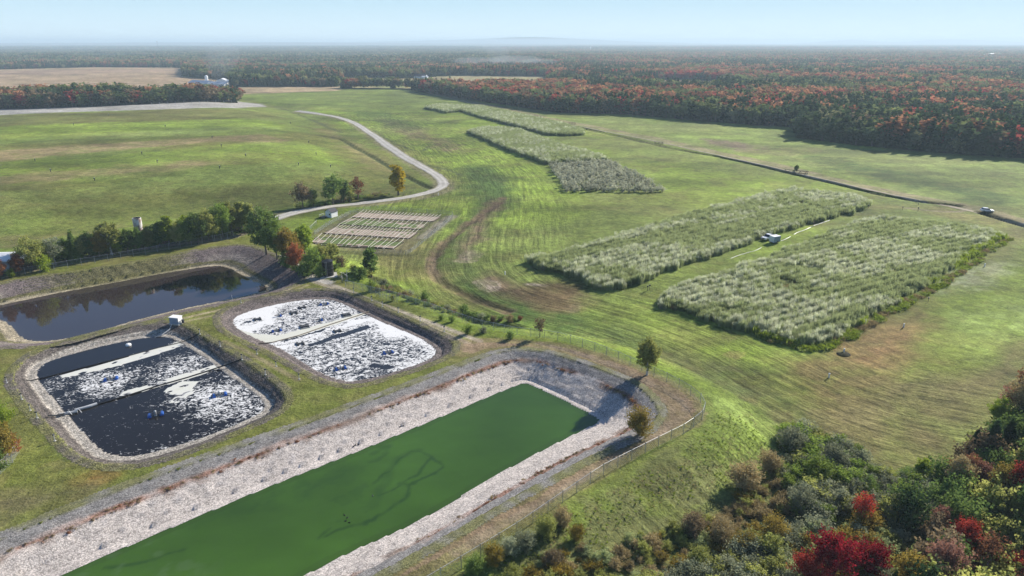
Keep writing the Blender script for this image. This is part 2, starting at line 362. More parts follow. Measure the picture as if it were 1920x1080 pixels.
# --- mound: bands of bright, olive and tan grass
dm = sdf(MOUND, x, y, 130); mm = ss(6, -6, dm)
blend(mm*ss(.4, .6, fb1), G_OL, .75)
for pp, c, s in (([(-60,222),(200,217),(440,206),(540,212),(530,222),(300,232),(-60,250)], G_OL*.9, .7),
    ([(-60,245),(250,232),(520,226),(560,240),(300,250),(-60,285)], G_BR*1.15, .85), ([(-60,272),(300,250),(520,238),(540,244),(300,262),(-60,284)], G_PALE, .55),
    ([(-60,298),(100,280),(280,272),(420,262),(500,256),(550,264),(520,272),(420,272),(300,282),(180,292),(60,306),(-60,318)], TAN*.95, .75),
    ([(-60,322),(120,305),(330,288),(560,268),(640,290),(600,310),(360,315),(-60,345)], G_BR*1.1, .7),
    ([(-60,345),(100,328),(240,318),(400,310),(380,322),(250,330),(120,345),(-60,360)], TAN*.8+G_OL*.25, .6),
    ([(300,318),(420,308),(390,322)], TAN, .5), ([(-60,370),(200,350),(500,315),(700,310),(560,335),(260,358),(-60,392)], G_PALE*.9, .5),
    ([(-60,395),(200,372),(500,345),(640,330),(700,345),(600,360),(400,375),(150,400),(-60,425)], G_MID*.8, .55),
    ([(-60,430),(150,408),(300,396),(460,380),(400,396),(250,410),(-60,450)], TAN*.6+G_OL*.4, .55), ([(-60,455),(60,440),(200,430),(60,465),(-60,470)], G_BR*1.2, .8),
    ([(640,300),(720,300),(790,340),(740,352),(600,360)], G_OL*.8, .7), ([(600,230),(700,268),(740,310),(700,305),(640,262),(580,232)], TAN*.55+G_OL*.5, .7), ([(560,262),(590,270),(640,300),(620,305),(575,280)], G_BR*1.2, .7)):
    area(pp, c, 5, s, 9, z=2.0, noisy=.45)
# --- grey gravel strip behind the mound and the small yard at its end
area(None, C3(.34,.325,.31), 2, .95, 2, world=PL([(-500,240),(-500,222),(0,205),(200,199),(430,193.5),(445,190),(490,195),(500,200),(440,203),(300,205),(100,211),(0,216)])[:, :2])
# --- far dome field
area([(455,170),(770,168),(900,190),(1080,232),(1060,240),(800,205),(700,215),(560,205),(470,186)], G_MID*1.05, 10, .6, 12)
area([(700,215),(760,232),(840,262),(870,282),(850,292),(790,268),(720,236)], BRN*1.25, 5, .8, 7, noisy=.6)
area([(640,205),(720,208),(800,240),(760,250),(690,225)], G_DK*1.2, 6, .5, 8)
area([(655,238),(720,262),(790,290),(860,330),(840,350),(800,318),(720,280)], G_OL*1.05, 4, .7, 6, noisy=.5)
# --- swale and its mown rows
area([(860,300),(960,330),(970,380),(900,430),(880,500),(960,560),(1120,600),(1300,680),(1420,760),(1560,840),(1690,890),(1500,870),(1380,760),(1240,690),(1050,640),(930,590),(850,540),(830,480),(860,420),(880,370)], G_DK*.95, 6, .95, 7, noisy=.15)
area([(880,330),(945,345),(950,370),(905,395),(900,350)], G_DK*.9, 4, .6, 5)
area([(915,375),(945,380),(905,440),(880,470),(862,490),(856,470),(880,430)], BRN*1.25, 3, .95, 4, noisy=.35)
area([(868,470),(895,468),(905,478),(888,490),(858,490)], C3(.33,.26,.20), 1.2, .85, 2.5, noisy=.5)
area([(890,515),(930,505),(970,530),(1060,540),(1100,560),(1060,580),(990,570),(920,545)], BRN*1.1, 3, .95, 4, noisy=.3)
area([(895,526),(925,524),(940,534),(925,545),(905,538)], C3(.36,.30,.24), 1.0, .85, 2, noisy=.5); line([(990,532),(1020,536)], C3(.36,.31,.26), .5, .8, .8)
area([(1055,575),(1090,565),(1075,585)], C3(.26,.19,.16), 1.2, .6, 2, noisy=.5); area([(1355,660),(1390,658),(1385,668),(1362,668)], C3(.26,.12,.09), 1, .7, 1.5, noisy=.4)
area([(990,530),(1080,525),(1110,550),(1080,590),(1000,572),(960,550)], C3(.095,.068,.032), 4, .95, 5, noisy=.15)
line(None, BRN*.95, 1.0, 1.6, .9, 2.4, world=CREEK, noisy=.3); line([(812,480),(810,505),(818,525)], C3(.24,.17,.12), 1.0, 1.0, .7, noisy=.6)
area([(1200,640),(1330,680),(1480,720),(1600,850),(1500,840),(1380,750),(1250,690)], C3(.062,.070,.026), 6, .85, 8, noisy=.3)
# --- brownish mown field lower right and its green sweeps
area([(1440,690),(1530,655),(1640,600),(1740,560),(1800,620),(1750,700),(1700,760),(1660,860),(1560,830),(1470,760)], C3(.155,.110,.046), 7, .85, 9, noisy=.25)
area([(1560,860),(1500,780),(1620,720),(1760,700),(1920,640),(2100,640),(1900,740),(1780,800),(1690,890)], C3(.125,.108,.045), 7, .85, 9, noisy=.25)
area([(1640,680),(1700,640),(1790,600),(1860,520),(1930,500),(2100,560),(1900,640),(1790,690),(1680,720)], G_BR*.95, 7, .7, 9, noisy=.3)
area([(1735,545),(1830,495),(1900,500),(1880,525),(1800,555),(1740,560)], C3(.32,.36,.20), 3, .9, 4, noisy=.7)
area([(1760,640),(1850,590),(1960,540),(2000,600),(1860,660)], G_PALE*1.2, 4, .85, 6, noisy=.6)
area([(1560,655),(1640,640),(1700,610),(1720,650),(1620,690)], C3(.20,.115,.055), 5, .85, 6, noisy=.3)
area([(1850,400),(1920,425),(2000,470),(1910,440),(1870,520),(1800,540),(1890,450)], C3(.150,.130,.050), 4, .7, 5, noisy=.3)
area([(1600,395),(1700,390),(1840,405),(1890,430),(1840,430),(1740,405),(1650,398)], C3(.19,.165,.06), 3, .7, 4, noisy=.5)
# --- grass around the outside of the plateau, bright side slope
area([(930,600),(1100,640),(1230,672),(1340,730),(1440,790),(1450,850),(1350,820),(1340,760),(1290,730),(1200,690),(1000,640)], G_BR*1.15, 3, .8, 4, noisy=.2)
area([(1340,765),(1420,770),(1450,840),(1320,830),(1330,800)], G_PALE*.95, 3, .8, 3, noisy=.5)
area([(1330,830),(1420,850),(1300,960),(1180,950),(1200,900)], G_BR*1.05, 3, .6, 4, noisy=.3)
area([(1100,920),(1250,860),(1400,870),(1520,900),(1450,1100),(900,1200),(850,1080)], C3(.105,.098,.048), 4, .7, 6, noisy=.5)
area([(1440,830),(1560,860),(1640,880),(1700,900),(1960,900),(2100,1300),(1200,1300),(1400,960)], C3(.062,.068,.028), 4, .8, 5, noisy=.3)
area([(640,545),(760,548),(900,590),(960,610),(880,618),(760,575),(650,560)], G_BR*.9, 2, .55, 3); area([(700,470),(800,440),(820,520),(900,570),(860,575),(760,530),(700,520)], C3(.175,.150,.058), 4, .6, 6, noisy=.4)
# --- right far field
area([(1060,218),(1490,245),(1600,280),(1920,306),(2200,330),(2200,460),(1920,420),(1700,370),(1400,300),(1090,235)], G_PALE*.82, 6, .55, 15, noisy=.3)
area([(1300,262),(1400,272),(1450,285),(1420,292),(1340,280)], BRN*1.2+C3(.02,.02,.02), 4, .9, 7, noisy=.6); area([(1460,300),(1560,298),(1700,335),(1900,370),(1900,400),(1700,355),(1560,320)], G_DK*.95, 7, .95, 12, noisy=.25)
area([(1360,290),(1480,280),(1560,285),(1500,300)], C3(.17,.15,.065), 5, .6, 8, noisy=.4)
area([(1150,250),(1300,290),(1500,340),(1650,380),(1560,350),(1280,330)], G_MID*1.1, 10, .4, 12)
# --- dry strip along the right-hand track
line([(800,174),(900,197),(1000,219),(1080,236),(1250,268),(1400,304),(1540,338),(1700,373),(1810,393),(1920,422)], C3(.215,.175,.105), 3.2, 2.5, .85, 2, noisy=.35)
line([(1816,397),(1800,404),(1760,404),(1700,398)], C3(.27,.22,.14), .7, .8, .7, .8)
line(None, C3(.045,.055,.02), 1.6, .8, .9, .6, world=DITCH1); line(None, C3(.045,.055,.02), 1.8, .8, .9, .6, world=DITCH2); line(None, C3(.05,.065,.022), 1.6, .8, .85, .8, world=DITCH3); line(None, C3(.05,.06,.022), 2.2, 1.5, .8, 1.5, world=DITCH4)
line([(700,245),(725,262),(760,280),(790,287),(805,275)], C3(.06,.07,.03), .9, 1, .7, 1.5); line([(760,292),(800,310),(840,318),(865,328)], C3(.06,.07,.03), .9, 1, .7, 1.5)
line([(470,203),(520,203),(548,210),(600,232),(640,250)], C3(.05,.06,.03), 1.5, 1, .6, 2)
line([(520,408),(545,401),(600,389),(680,381),(740,374),(795,364),(825,354),(834,345),(822,330),(790,312),(760,296),(735,279),(712,262),(690,247),(668,232),(640,221),(600,214),(556,208)], C3(.20,.175,.10), 3.6, 2.2, .8, 1.5, z=-2, noisy=.3)
# --- seed-bed enclosure
area([(570,462),(590,440),(660,398),(700,396),(852,403),(850,408),(765,474),(740,476),(600,470)], C3(.120,.112,.062), 1.5, .9, 2, noisy=.3)
line([(790,445),(848,406)], C3(.25,.22,.19), 1.5, 1, .6); line([(630,475),(765,478)], C3(.05,.06,.02), 1.2, .8, .7)
# --- plateau grass: darker olive turf with dirt wheel tracks
dp = sdf(PLATEAU, x, y, 40); pm = ss(1, -2, dp)
blend(pm, C3(.128,.125,.036), .8); blend(pm*ss(.42, .62, fb2), C3(.125,.150,.030), .7); blend(pm*ss(.5, .7, fb3), C3(.165,.140,.060), .45)
area([(140,905),(200,880),(225,890),(200,905)], C3(.20,.105,.03), 2, .8, 2, z=0, noisy=.3); area([(-20,930),(100,920),(200,910),(120,950),(0,1000)], C3(.115,.095,.06), 3, .6, 4, z=0, noisy=.4)
area([(380,600),(440,580),(500,660),(620,730),(780,700),(700,740),(560,780),(520,700)], C3(.125,.150,.03), 3, .5, 3, z=0)
# track round the far side and past the tank, wheel ruts
for pp, c, wd, s in (([(-20,520),(110,490),(240,470),(380,452),(440,446),(470,432),(500,418)], C3(.25,.215,.150), 1.3, .8), ([(-20,526),(120,496),(250,475),(390,456)], C3(.24,.21,.13), .4, .8),
    ([(545,500),(575,515),(600,527),(640,540),(700,565),(780,595),(850,620),(900,640)], C3(.27,.235,.180), .55, .85), ([(545,508),(570,522),(600,533),(640,546),(700,572),(780,602),(850,630),(890,650)], C3(.25,.21,.16), .45, .7),
    ([(530,480),(560,505),(590,523),(616,530)], C3(.34,.32,.29), 1.2, .85), ([(570,530),(500,560),(420,580),(340,598),(250,615),(150,640),(60,660)], C3(.25,.21,.13), .4, .7), ([(578,534),(505,566),(425,586),(345,604),(250,622),(150,646),(60,668)], C3(.22,.19,.11), .35, .6),
    ([(400,640),(450,668),(500,698),(540,730)], C3(.24,.20,.12), .5, .6), ([(395,650),(440,675),(490,706)], C3(.26,.23,.16), 1.5, .5), ([(420,640),(480,668),(560,712)], C3(.22,.18,.11), .4, .6),
    ([(60,760),(90,820),(130,860)], C3(.08,.10,.03), .4, .7), ([(40,740),(64,790)], C3(.075,.10,.03), .4, .7)):
    line(pp, c*1.15, wd, .35, min(1, s*1.25), .3, z=0, noisy=.1)
area([(840,640),(960,640),(1100,655),(1220,695),(1310,745),(1315,785),(1240,825),(1100,905),(980,975),(780,1085),(700,1130),(730,1080),(860,1003),(975,935),(1140,845),(1220,815),(1246,780),(1240,760),(1173,704),(1073,668),(1000,650),(930,655),(870,672)], C3(.215,.155,.100), 1.0, .95, 1.2, z=0, noisy=.15)
for off, c in ((([(1010,645),(1120,672),(1200,706),(1270,748),(1290,772),(1255,800),(1150,866),(980,965),(860,1035)]), C3(.235,.185,.13)), (([(1000,652),(1100,680),(1180,712),(1255,760),(1262,778),(1215,812)]), C3(.22,.17,.12)), (([(1300,790),(1180,862),(1060,935),(950,1000)]), C3(.16,.15,.05))):
    line(off, c, .5, .5, .7, .5, z=0, noisy=.5)
# --- far fields and forest floor (regions are shared with the tree planting)
FIELDS = [poly(p, BASE) for p in ([(-600,146),(-400,139),(0,131.5),(180,127),(345,128),(345,146),(372,148),(432,151.5),(436,172),(300,205),(-600,215)], [(300,124.3),(445,124.3),(445,127),(300,127)],
    [(430,165),(640,164.5),(640,172),(430,180)], [(640,145.5),(760,149),(850,143.5),(1030,145),(1030,172),(800,168),(640,166)], [(1215,153),(1260,150.5),(1362,154.5),(1340,174),(1230,174)], [(150,113),(200,112.5),(205,114),(150,114)], [(1500,120),(1560,119.5),(1570,121),(1500,121.5)], [(560,108),(760,107),(760,113),(560,114)], [(1240,111.5),(1400,111),(1420,116),(1240,117)], [(120,107.5),(300,107),(300,112),(120,113)])]
FOREST = [poly(p, BASE) for p in ([(758,168),(800,176),(870,188),(930,197),(1000,208),(1050,214),(1180,217),(1300,229),(1400,237),(1492,242),(1492,262),(1600,276),(1760,290),(1920,303),(2300,345),(2700,345),(2700,84.2),(758,84.2)],
    [(-900,84.2),(760,84.2),(760,168.5),(-900,168.5)])]
STRIP = PL([(-500,222),(-200,213),(0,205),(200,199),(437,193.5),(449,188),(446,183),(300,186),(0,191),(-500,206)])[:, :2]
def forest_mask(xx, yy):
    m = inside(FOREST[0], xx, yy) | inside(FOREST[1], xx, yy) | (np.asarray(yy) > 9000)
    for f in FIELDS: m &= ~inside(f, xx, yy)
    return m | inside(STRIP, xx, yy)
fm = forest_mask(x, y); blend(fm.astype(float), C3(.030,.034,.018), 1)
for i, (f, c) in enumerate(zip(FIELDS, (C3(.34,.235,.150), C3(.26,.25,.12), C3(.33,.24,.15), C3(.30,.24,.13), C3(.34,.25,.16), C3(.4,.38,.35), C3(.4,.38,.35), C3(.36,.27,.17), C3(.36,.28,.18), C3(.34,.28,.16)))):
    area(None, c, 3, .95 if i != 3 else .85, 6, world=f, noisy=.12)
area([(700,156),(790,152),(790,166),(700,168)], C3(.17,.20,.06), 6, .9, 6); area([(-600,150),(-400,140),(0,134),(345,130),(340,136),(0,142),(-500,156)], C3(.30,.20,.14), 15, .6, 20)
dx_ = sdf(MOUND, x, y, 130)
# mown rows: distance to the swale drives the stripe pattern in the shader
row = np.minimum(dist_line(SWALE, x, y), 200)
rowamp = ss(60, 25, row)*ss(0, 8, dp)*ss(3, 10, dm)
def along(L, X, Y):
    L = np.asarray(L); seg = np.r_[0, np.cumsum(np.hypot(*np.diff(L, axis=0).T))]; best = np.full(X.shape, 1e18); out = np.zeros(X.shape)
    for i in range(len(L)-1):
        e = L[i+1]-L[i]; l2 = (e**2).sum(); t = ((X-L[i, 0])*e[0]+(Y-L[i, 1])*e[1])/l2; tc = np.clip(t, 0, 1); d = (X-L[i, 0]-tc*e[0])**2+(Y-L[i, 1]-tc*e[1])**2; k = d < best; best[k] = d[k]; out[k] = (seg[i]+tc*(seg[i+1]-seg[i]))[k]
    return out
alg = along(SWALE, x, y)
row2 = sdf(MOUND, x, y, 130)*1.0; rough = np.maximum(ss(0, 6, dp)*ss(40, 20, np.abs(y-95)+np.maximum(0, 10-x)*2), 0)
idx = np.arange(nr*nc).reshape(nr, nc); Fq = np.stack([idx[:-1, :-1], idx[:-1, 1:], idx[1:, 1:], idx[1:, :-1]], -1).reshape(-1, 4)
n5 = fbm(x*.6+y*.3, y, 24, 15, 4)[:, None]; n6 = fbm(x, y*2.2, 70, 16, 4)[:, None]; gm = (ss(3, 9, dp)*(1-fm))[:, None]; col = col*(1+gm*((n5-.5)*1.0+(n6-.5)*.9)); col = col*(1-gm*ss(.56, .68, n6)*.22)+gm*ss(.56, .68, n6)*.22*C3(.15,.12,.055)
rgba = np.ones((len(x), 4)); rgba[:, :3] = np.clip(col*(.88+.24*fb3[:, None]), 0, 1)
def ground_mat():
    m, n, out = newmat('grass_ground'); b = nd(n, 'ShaderNodeBsdfPrincipled'); n.links.new(b.outputs[0], out.inputs[0]); b.inputs['Roughness'].default_value = .95; b.inputs['Specular IOR Level'].default_value = .1
    vec = nd(n, 'ShaderNodeNewGeometry').outputs['Position']; c = nd(n, 'ShaderNodeAttribute', attribute_name='col').outputs['Color']
    row = nd(n, 'ShaderNodeAttribute', attribute_name='row').outputs['Fac']; ra = nd(n, 'ShaderNodeAttribute', attribute_name='rowamp').outputs['Fac']
    n1 = noise(n, vec, .45, 4, .65).outputs[0]; n2 = noise(n, vec, 2.2, 3, .7).outputs[0]; n3 = noise(n, vec, .07, 4, .6).outputs[0]
    cv = nd(n, 'ShaderNodeCombineXYZ'); n.links.new(mth(n, 'MULTIPLY', row, .62), cv.inputs[0]); n.links.new(mth(n, 'MULTIPLY', nd(n, 'ShaderNodeAttribute', attribute_name='alg').outputs['Fac'], .055), cv.inputs[1])
    r = mth(n, 'MULTIPLY_ADD', noise(n, cv.outputs[0], 1.1, 4, .6, .3).outputs[0], 5.0, -2.5)
    f = mth(n, 'MULTIPLY_ADD', n1, 1.7, .15); f = mth(n, 'MULTIPLY', f, mth(n, 'MULTIPLY_ADD', n2, 1.7, .15)); f = mth(n, 'MULTIPLY', f, mth(n, 'MULTIPLY_ADD', n3, 1.4, .3)); f = mth(n, 'MAXIMUM', f, .2)
    f = mth(n, 'MULTIPLY', f, mth(n, 'ADD', mth(n, 'MULTIPLY', mth(n, 'MULTIPLY', r, ra), .46), 1.0))
    cc = nd(n, 'ShaderNodeCombineColor'); [n.links.new(f, cc.inputs[j]) for j in range(3)]
    c = mixc(n, 1., c, cc.outputs[0], 'MULTIPLY')
    c = mixc(n, mth(n, 'MULTIPLY', mth(n, 'MULTIPLY_ADD', noise(n, vec, .21, 4, .7).outputs[0], 5, -2.6, clamp=True), .35), c, (.19, .165, .06))
    n.links.new(c, b.inputs['Base Color'])
    h = mth(n, 'ADD', mth(n, 'MULTIPLY', n1, .9), mth(n, 'MULTIPLY', n2, .35)); h = mth(n, 'ADD', h, mth(n, 'MULTIPLY', mth(n, 'MULTIPLY', r, ra), .20))
    bp = nd(n, 'ShaderNodeBump'); bp.inputs['Strength'].default_value = .7; bp.inputs['Distance'].default_value = .55; n.links.new(h, bp.inputs['Height']); n.links.new(bp.outputs[0], b.inputs['Normal'])
    return m
M_GROUND = ground_mat()
g = link('ground', mesh_np('ground', np.column_stack([x, y, Z]), Fq, [M_GROUND], True, attrs=[('col', 'POINT', 'FLOAT_COLOR', rgba), ('row', 'POINT', 'FLOAT', row), ('rowamp', 'POINT', 'FLOAT', rowamp), ('alg', 'POINT', 'FLOAT', alg)]))
tag(g, kind='structure')
del X, Y, Z, col
# ================================================================ BANKS AND WATER OF THE FOUR BASINS
def grid_in(Pg, pad, step, xm=(-150, 200), ym=(45, 400)):
    x0, x1 = max(Pg[:, 0].min()-pad, xm[0]), min(Pg[:, 0].max()+pad, xm[1]); y0, y1 = max(Pg[:, 1].min()-pad, ym[0]), min(Pg[:, 1].max()+pad, ym[1])
    gx, gy = np.meshgrid(np.arange(x0, x1, step), np.arange(y0, y1, step)); return gx, gy
def sheet(name, gx, gy, keep, z, mats, attrs, smooth=True):
    ny, nx = gx.shape; id_ = np.arange(nx*ny).reshape(ny, nx); k = keep.reshape(ny, nx)
    fk = k[:-1, :-1] & k[:-1, 1:] & k[1:, 1:] & k[1:, :-1]
    F_ = np.stack([id_[:-1, :-1], id_[:-1, 1:], id_[1:, 1:], id_[1:, :-1]], -1)[fk]; us = np.unique(F_); rm = np.full(nx*ny, -1); rm[us] = np.arange(len(us))
    return mesh_np(name, np.column_stack([gx.ravel(), gy.ravel(), z])[us], rm[F_], mats, smooth, attrs=[(a, d, t, np.asarray(v)[us]) for a, d, t, v in attrs])
M_BANK = surf('crushed_stone', var=((1.8, .12),), vor=(.16, .42, .55), bump=(.3, .7, .06), rough=.95)
M_BANK_F = surf('dark_stone', var=((1.5, .2), (.5, .3)), vor=(.24, .5, .75), bump=(.3, .9, .09), rough=.95)
def lerp(a, b, t): return a*(1-t)+b*t
def bank_cols(b, px_, py_, t, dC, dW):
    n1, n2 = fbm(px_, py_, 5, 31, 4), fbm(px_, py_, 1.2, 32, 3); t = t+(n1-.5)*.10; T = t[:, None]
    if b is B_GREEN:
        grey, light, lite2, red = C3(.225,.215,.208), C3(.48,.43,.395), C3(.54,.49,.455), C3(.26,.14,.10)
        c = lerp(grey, light, ss(.26, .33, T)); c = lerp(c, lite2, ss(.85, 1, T)*.4)
        band = np.exp(-((t-.36)/.05)**2)*ss(.40, .60, fbm(px_, py_, 7, 33, 4)+.07); c = lerp(c, red, np.clip(band*1.2, 0, .9)[:, None])
        b2 = np.exp(-((t-.40)/.10)**2)*ss(.50, .64, fbm(px_, py_, 3, 35, 4)); c = lerp(c, C3(.16,.10,.07), (b2*.8)[:, None])
        far = ss(0, 18, px_*.45+py_*.9-PZ(1060, 655)@np.array([.45, .9]))
    elif b is B_DARK:
        q = PZ(420, 660); r_ = ss(-8, 6, (px_-q[0])*.75+(py_-q[1])*.35)
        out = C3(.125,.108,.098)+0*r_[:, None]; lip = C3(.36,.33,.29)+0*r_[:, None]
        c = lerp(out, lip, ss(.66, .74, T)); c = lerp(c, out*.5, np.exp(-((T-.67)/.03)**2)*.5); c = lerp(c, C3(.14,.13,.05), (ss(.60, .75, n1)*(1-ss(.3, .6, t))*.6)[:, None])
    elif b is B_FOAM:
        q = PZ(700, 600); r_ = ss(-10, 6, (px_-q[0])*.55+(py_-q[1])*.25)
        out = C3(.125,.105,.098)+0*r_[:, None]; c = lerp(out, out*1.35, ss(.7, .8, T)); c = lerp(c, C3(.17,.15,.07), (ss(.55, .7, n1)*(1-ss(.3, .7, t))*.5)[:, None])
    else:
        near = ss(14, 4, -dC+dW); c = lerp(C3(.16,.13,.125), C3(.25,.215,.19), ss(.35, .6, T)*ss(.35, .6, n1)[:, None])
        bench = ss(.76, .82, t)*(1-ss(.89, .94, t)); c = lerp(c, C3(.125,.120,.040), (bench*.9)[:, None]); c = lerp(c, C3(.36,.31,.22), ss(.9, .95, T))
        gr = ss(7, 5, -dC+np.maximum(dW, 0)); c = lerp(c, C3(.125,.12,.042), (gr*.85)[:, None])
    n4 = fbm(px_, py_, 2.5, 37, 4); c = lerp(c, C3(.150,.150,.050), (ss(-.5, .3, dC+(n4-.5)*1.5)*.9)[:, None])
    return c*(.82+.36*n2[:, None])
NAMES = {'green': 'green lagoon', 'dark': 'dark aeration pond', 'foam': 'foamy aeration pond', 'lagoon': 'blue lagoon'}
for b, step in ((B_GREEN, .42), (B_DARK, .38), (B_FOAM, .4), (B_LAG, .5)):
    gx, gy = grid_in(b.C, 2, step); fx, fy = gx.ravel(), gy.ravel()
    jx = (vn(fx*3, fy*3, 5)-.5)*.06; jy = (vn(fx*3, fy*3, 6)-.5)*.06
    dC = sdf(b.C, fx, fy, 40); dW = sdf(b.W, fx, fy, 60); z, t = bank_z(b, dC+jx, dW+jy); rel = {'green': .08, 'dark': .10, 'foam': .08, 'lagoon': .08}[b.name]
    z = z+(vn(fx*1.9, fy*1.9, 7)-.5)*rel*ss(0, -1.5, dC)*ss(.2, 2, dW)+(vn(fx*.7, fy*.7, 8)-.5)*rel*ss(0, -2, dC)*ss(.2, 2, dW)+.03; z = z+.14*ss(0, 1.2, dW)*ss(-.3, -1.5, dC); z = np.where(dC > 0, .03-.28*ss(.3, .88, dC), z)
    c = np.ones((len(fx), 4)); c[:, :3] = np.clip(bank_cols(b, fx, fy, t, dC, dW), 0, 1)
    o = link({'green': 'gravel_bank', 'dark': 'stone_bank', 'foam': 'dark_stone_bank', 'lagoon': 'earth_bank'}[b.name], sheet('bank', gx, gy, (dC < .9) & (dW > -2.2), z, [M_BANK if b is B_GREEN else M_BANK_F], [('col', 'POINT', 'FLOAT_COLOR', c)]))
    tag(o, kind='structure')
AER = {'dark': [(208,711), (412,741), (292,778)], 'foam': [(608,571), (600,600), (519,621), (523,594), (640,691), (728,661), (662,640), (590,660)]}
def foam_mat(nm, foamcol, watercol, sc1, lo):
    m, n, out = newmat(nm); vec = nd(n, 'ShaderNodeNewGeometry').outputs['Position']
    fo = nd(n, 'ShaderNodeAttribute', attribute_name='foam').outputs['Fac']; cr = nd(n, 'ShaderNodeAttribute', attribute_name='cream').outputs['Fac']
    mp = nd(n, 'ShaderNodeMapping'); mp.inputs['Scale'].default_value = (1, 1.25, 1); mp.inputs['Rotation'].default_value = (0, 0, .5); n.links.new(vec, mp.inputs[0])
    a = noise(n, mp.outputs[0], sc1, 6, .62, 1.4).outputs[0]
    f = mth(n, 'ADD', a, fo); f = mth(n, 'MULTIPLY_ADD', f, 8, -8*1.0+.3, clamp=True)
    f = mth(n, 'MAXIMUM', f, mth(n, 'MULTIPLY_ADD', cr, 10, -2.5, clamp=True))
    c = mixc(n, f, watercol, foamcol); c = mixc(n, mth(n, 'MULTIPLY', mth(n, 'MULTIPLY_ADD', cr, 6, -1.5, clamp=True), f), c, (.54, .54, .47))
    b = nd(n, 'ShaderNodeBsdfPrincipled'); n.links.new(c, b.inputs['Base Color']); n.links.new(mth(n, 'MULTIPLY_ADD', f, .75, .12), b.inputs['Roughness']); n.links.new(b.outputs[0], out.inputs[0])
    b.inputs['Specular IOR Level'].default_value = .3
    bp = nd(n, 'ShaderNodeBump'); bp.inputs['Strength'].default_value = .5; bp.inputs['Distance'].default_value = .12
    n.links.new(mth(n, 'ADD', mth(n, 'MULTIPLY', f, .5), mth(n, 'MULTIPLY', noise(n, vec, 1.5, 2).outputs[0], .15)), bp.inputs['Height']); n.links.new(bp.outputs[0], b.inputs['Normal']); return m
def flat(pp, zw): return poly(pp, zw)
# ---- dark pond with streaky foam
def water_sheet(b, name, mat, step, fn):
    gx, gy = grid_in(b.C, 0, step); fx, fy = gx.ravel(), gy.ravel(); dC = sdf(b.C, fx, fy, 40); dW = sdf(b.W, fx, fy, 40)
    at = fn(fx, fy, dW); o = link(name, sheet(name, gx, gy, (dW < .8) & (dC < -.5), np.full(len(fx), b.zw), [mat], at, True)); return tag(o, kind='structure')
def blob(fx, fy, c, r, soft=.5, k=1.):
    return k*ss(1+soft, 1-soft, np.hypot(fx-c[0], (fy-c[1])*.9)/r+(fbm(fx, fy, 5, 41, 3)-.5)*.9)
def f_dark(fx, fy, dW):
    z = B_DARK.zw; f = np.full(len(fx), .33)
    for pp, r, k in (((208,712), 6.5, .20), ((330,690), 6.5, .17), ((300,700), 5, .11), ((412,741), 7.5, .21), ((440,755), 7, .15), ((480,765), 5, .16), ((360,740), 5, .12), ((120,720), 4, .10), ((120,750), 4.5, .11), ((240,700), 4, .12)):
        q = PZ(*pp, z); f = np.maximum(f, .33+k*ss(1.6, .35, np.hypot(fx-q[0], fy-q[1])/r+(fbm(fx, fy, 4, 41, 3)-.5)*1.1))
    f = np.maximum(f, .30+.13*ss(3.5, 1.0, -dW)*ss(.35, .55, fbm(fx, fy, 6, 44, 3)))
    north = sdf(flat([(57,712),(160,690),(300,652),(374,623),(300,610),(100,640)], z), fx, fy, 20); f = np.where(north < 0, .24, f)
    cr = np.zeros(len(fx)); w_ = (fbm(fx, fy, 2.5, 45, 3)-.5)*.6
    for pp in ([(120,705),(170,692),(230,675),(300,654),(350,639),(322,652),(290,662),(255,672),(222,683),(190,690),(150,699)], [(235,738),(280,724),(330,709),(380,694),(425,681),(395,693),(350,708),(305,719),(270,730)], [(318,731),(342,719),(362,718),(350,728),(352,737),(330,752),(338,740),(326,735)]):
        cr = np.maximum(cr, ss(.25, -.35, sdf(flat(pp, z), fx+w_, fy+w_, 10)))
    cr = cr*ss(.30, .48, fbm(fx, fy, 1.3, 46, 4)+.10)
    return [('foam', 'POINT', 'FLOAT', f), ('cream', 'POINT', 'FLOAT', cr)]
water_sheet(B_DARK, 'dark_pond_water', foam_mat('dark_water_with_foam', (.66,.66,.66), (.012,.0095,.008), 1.1, 0), .5, f_dark)
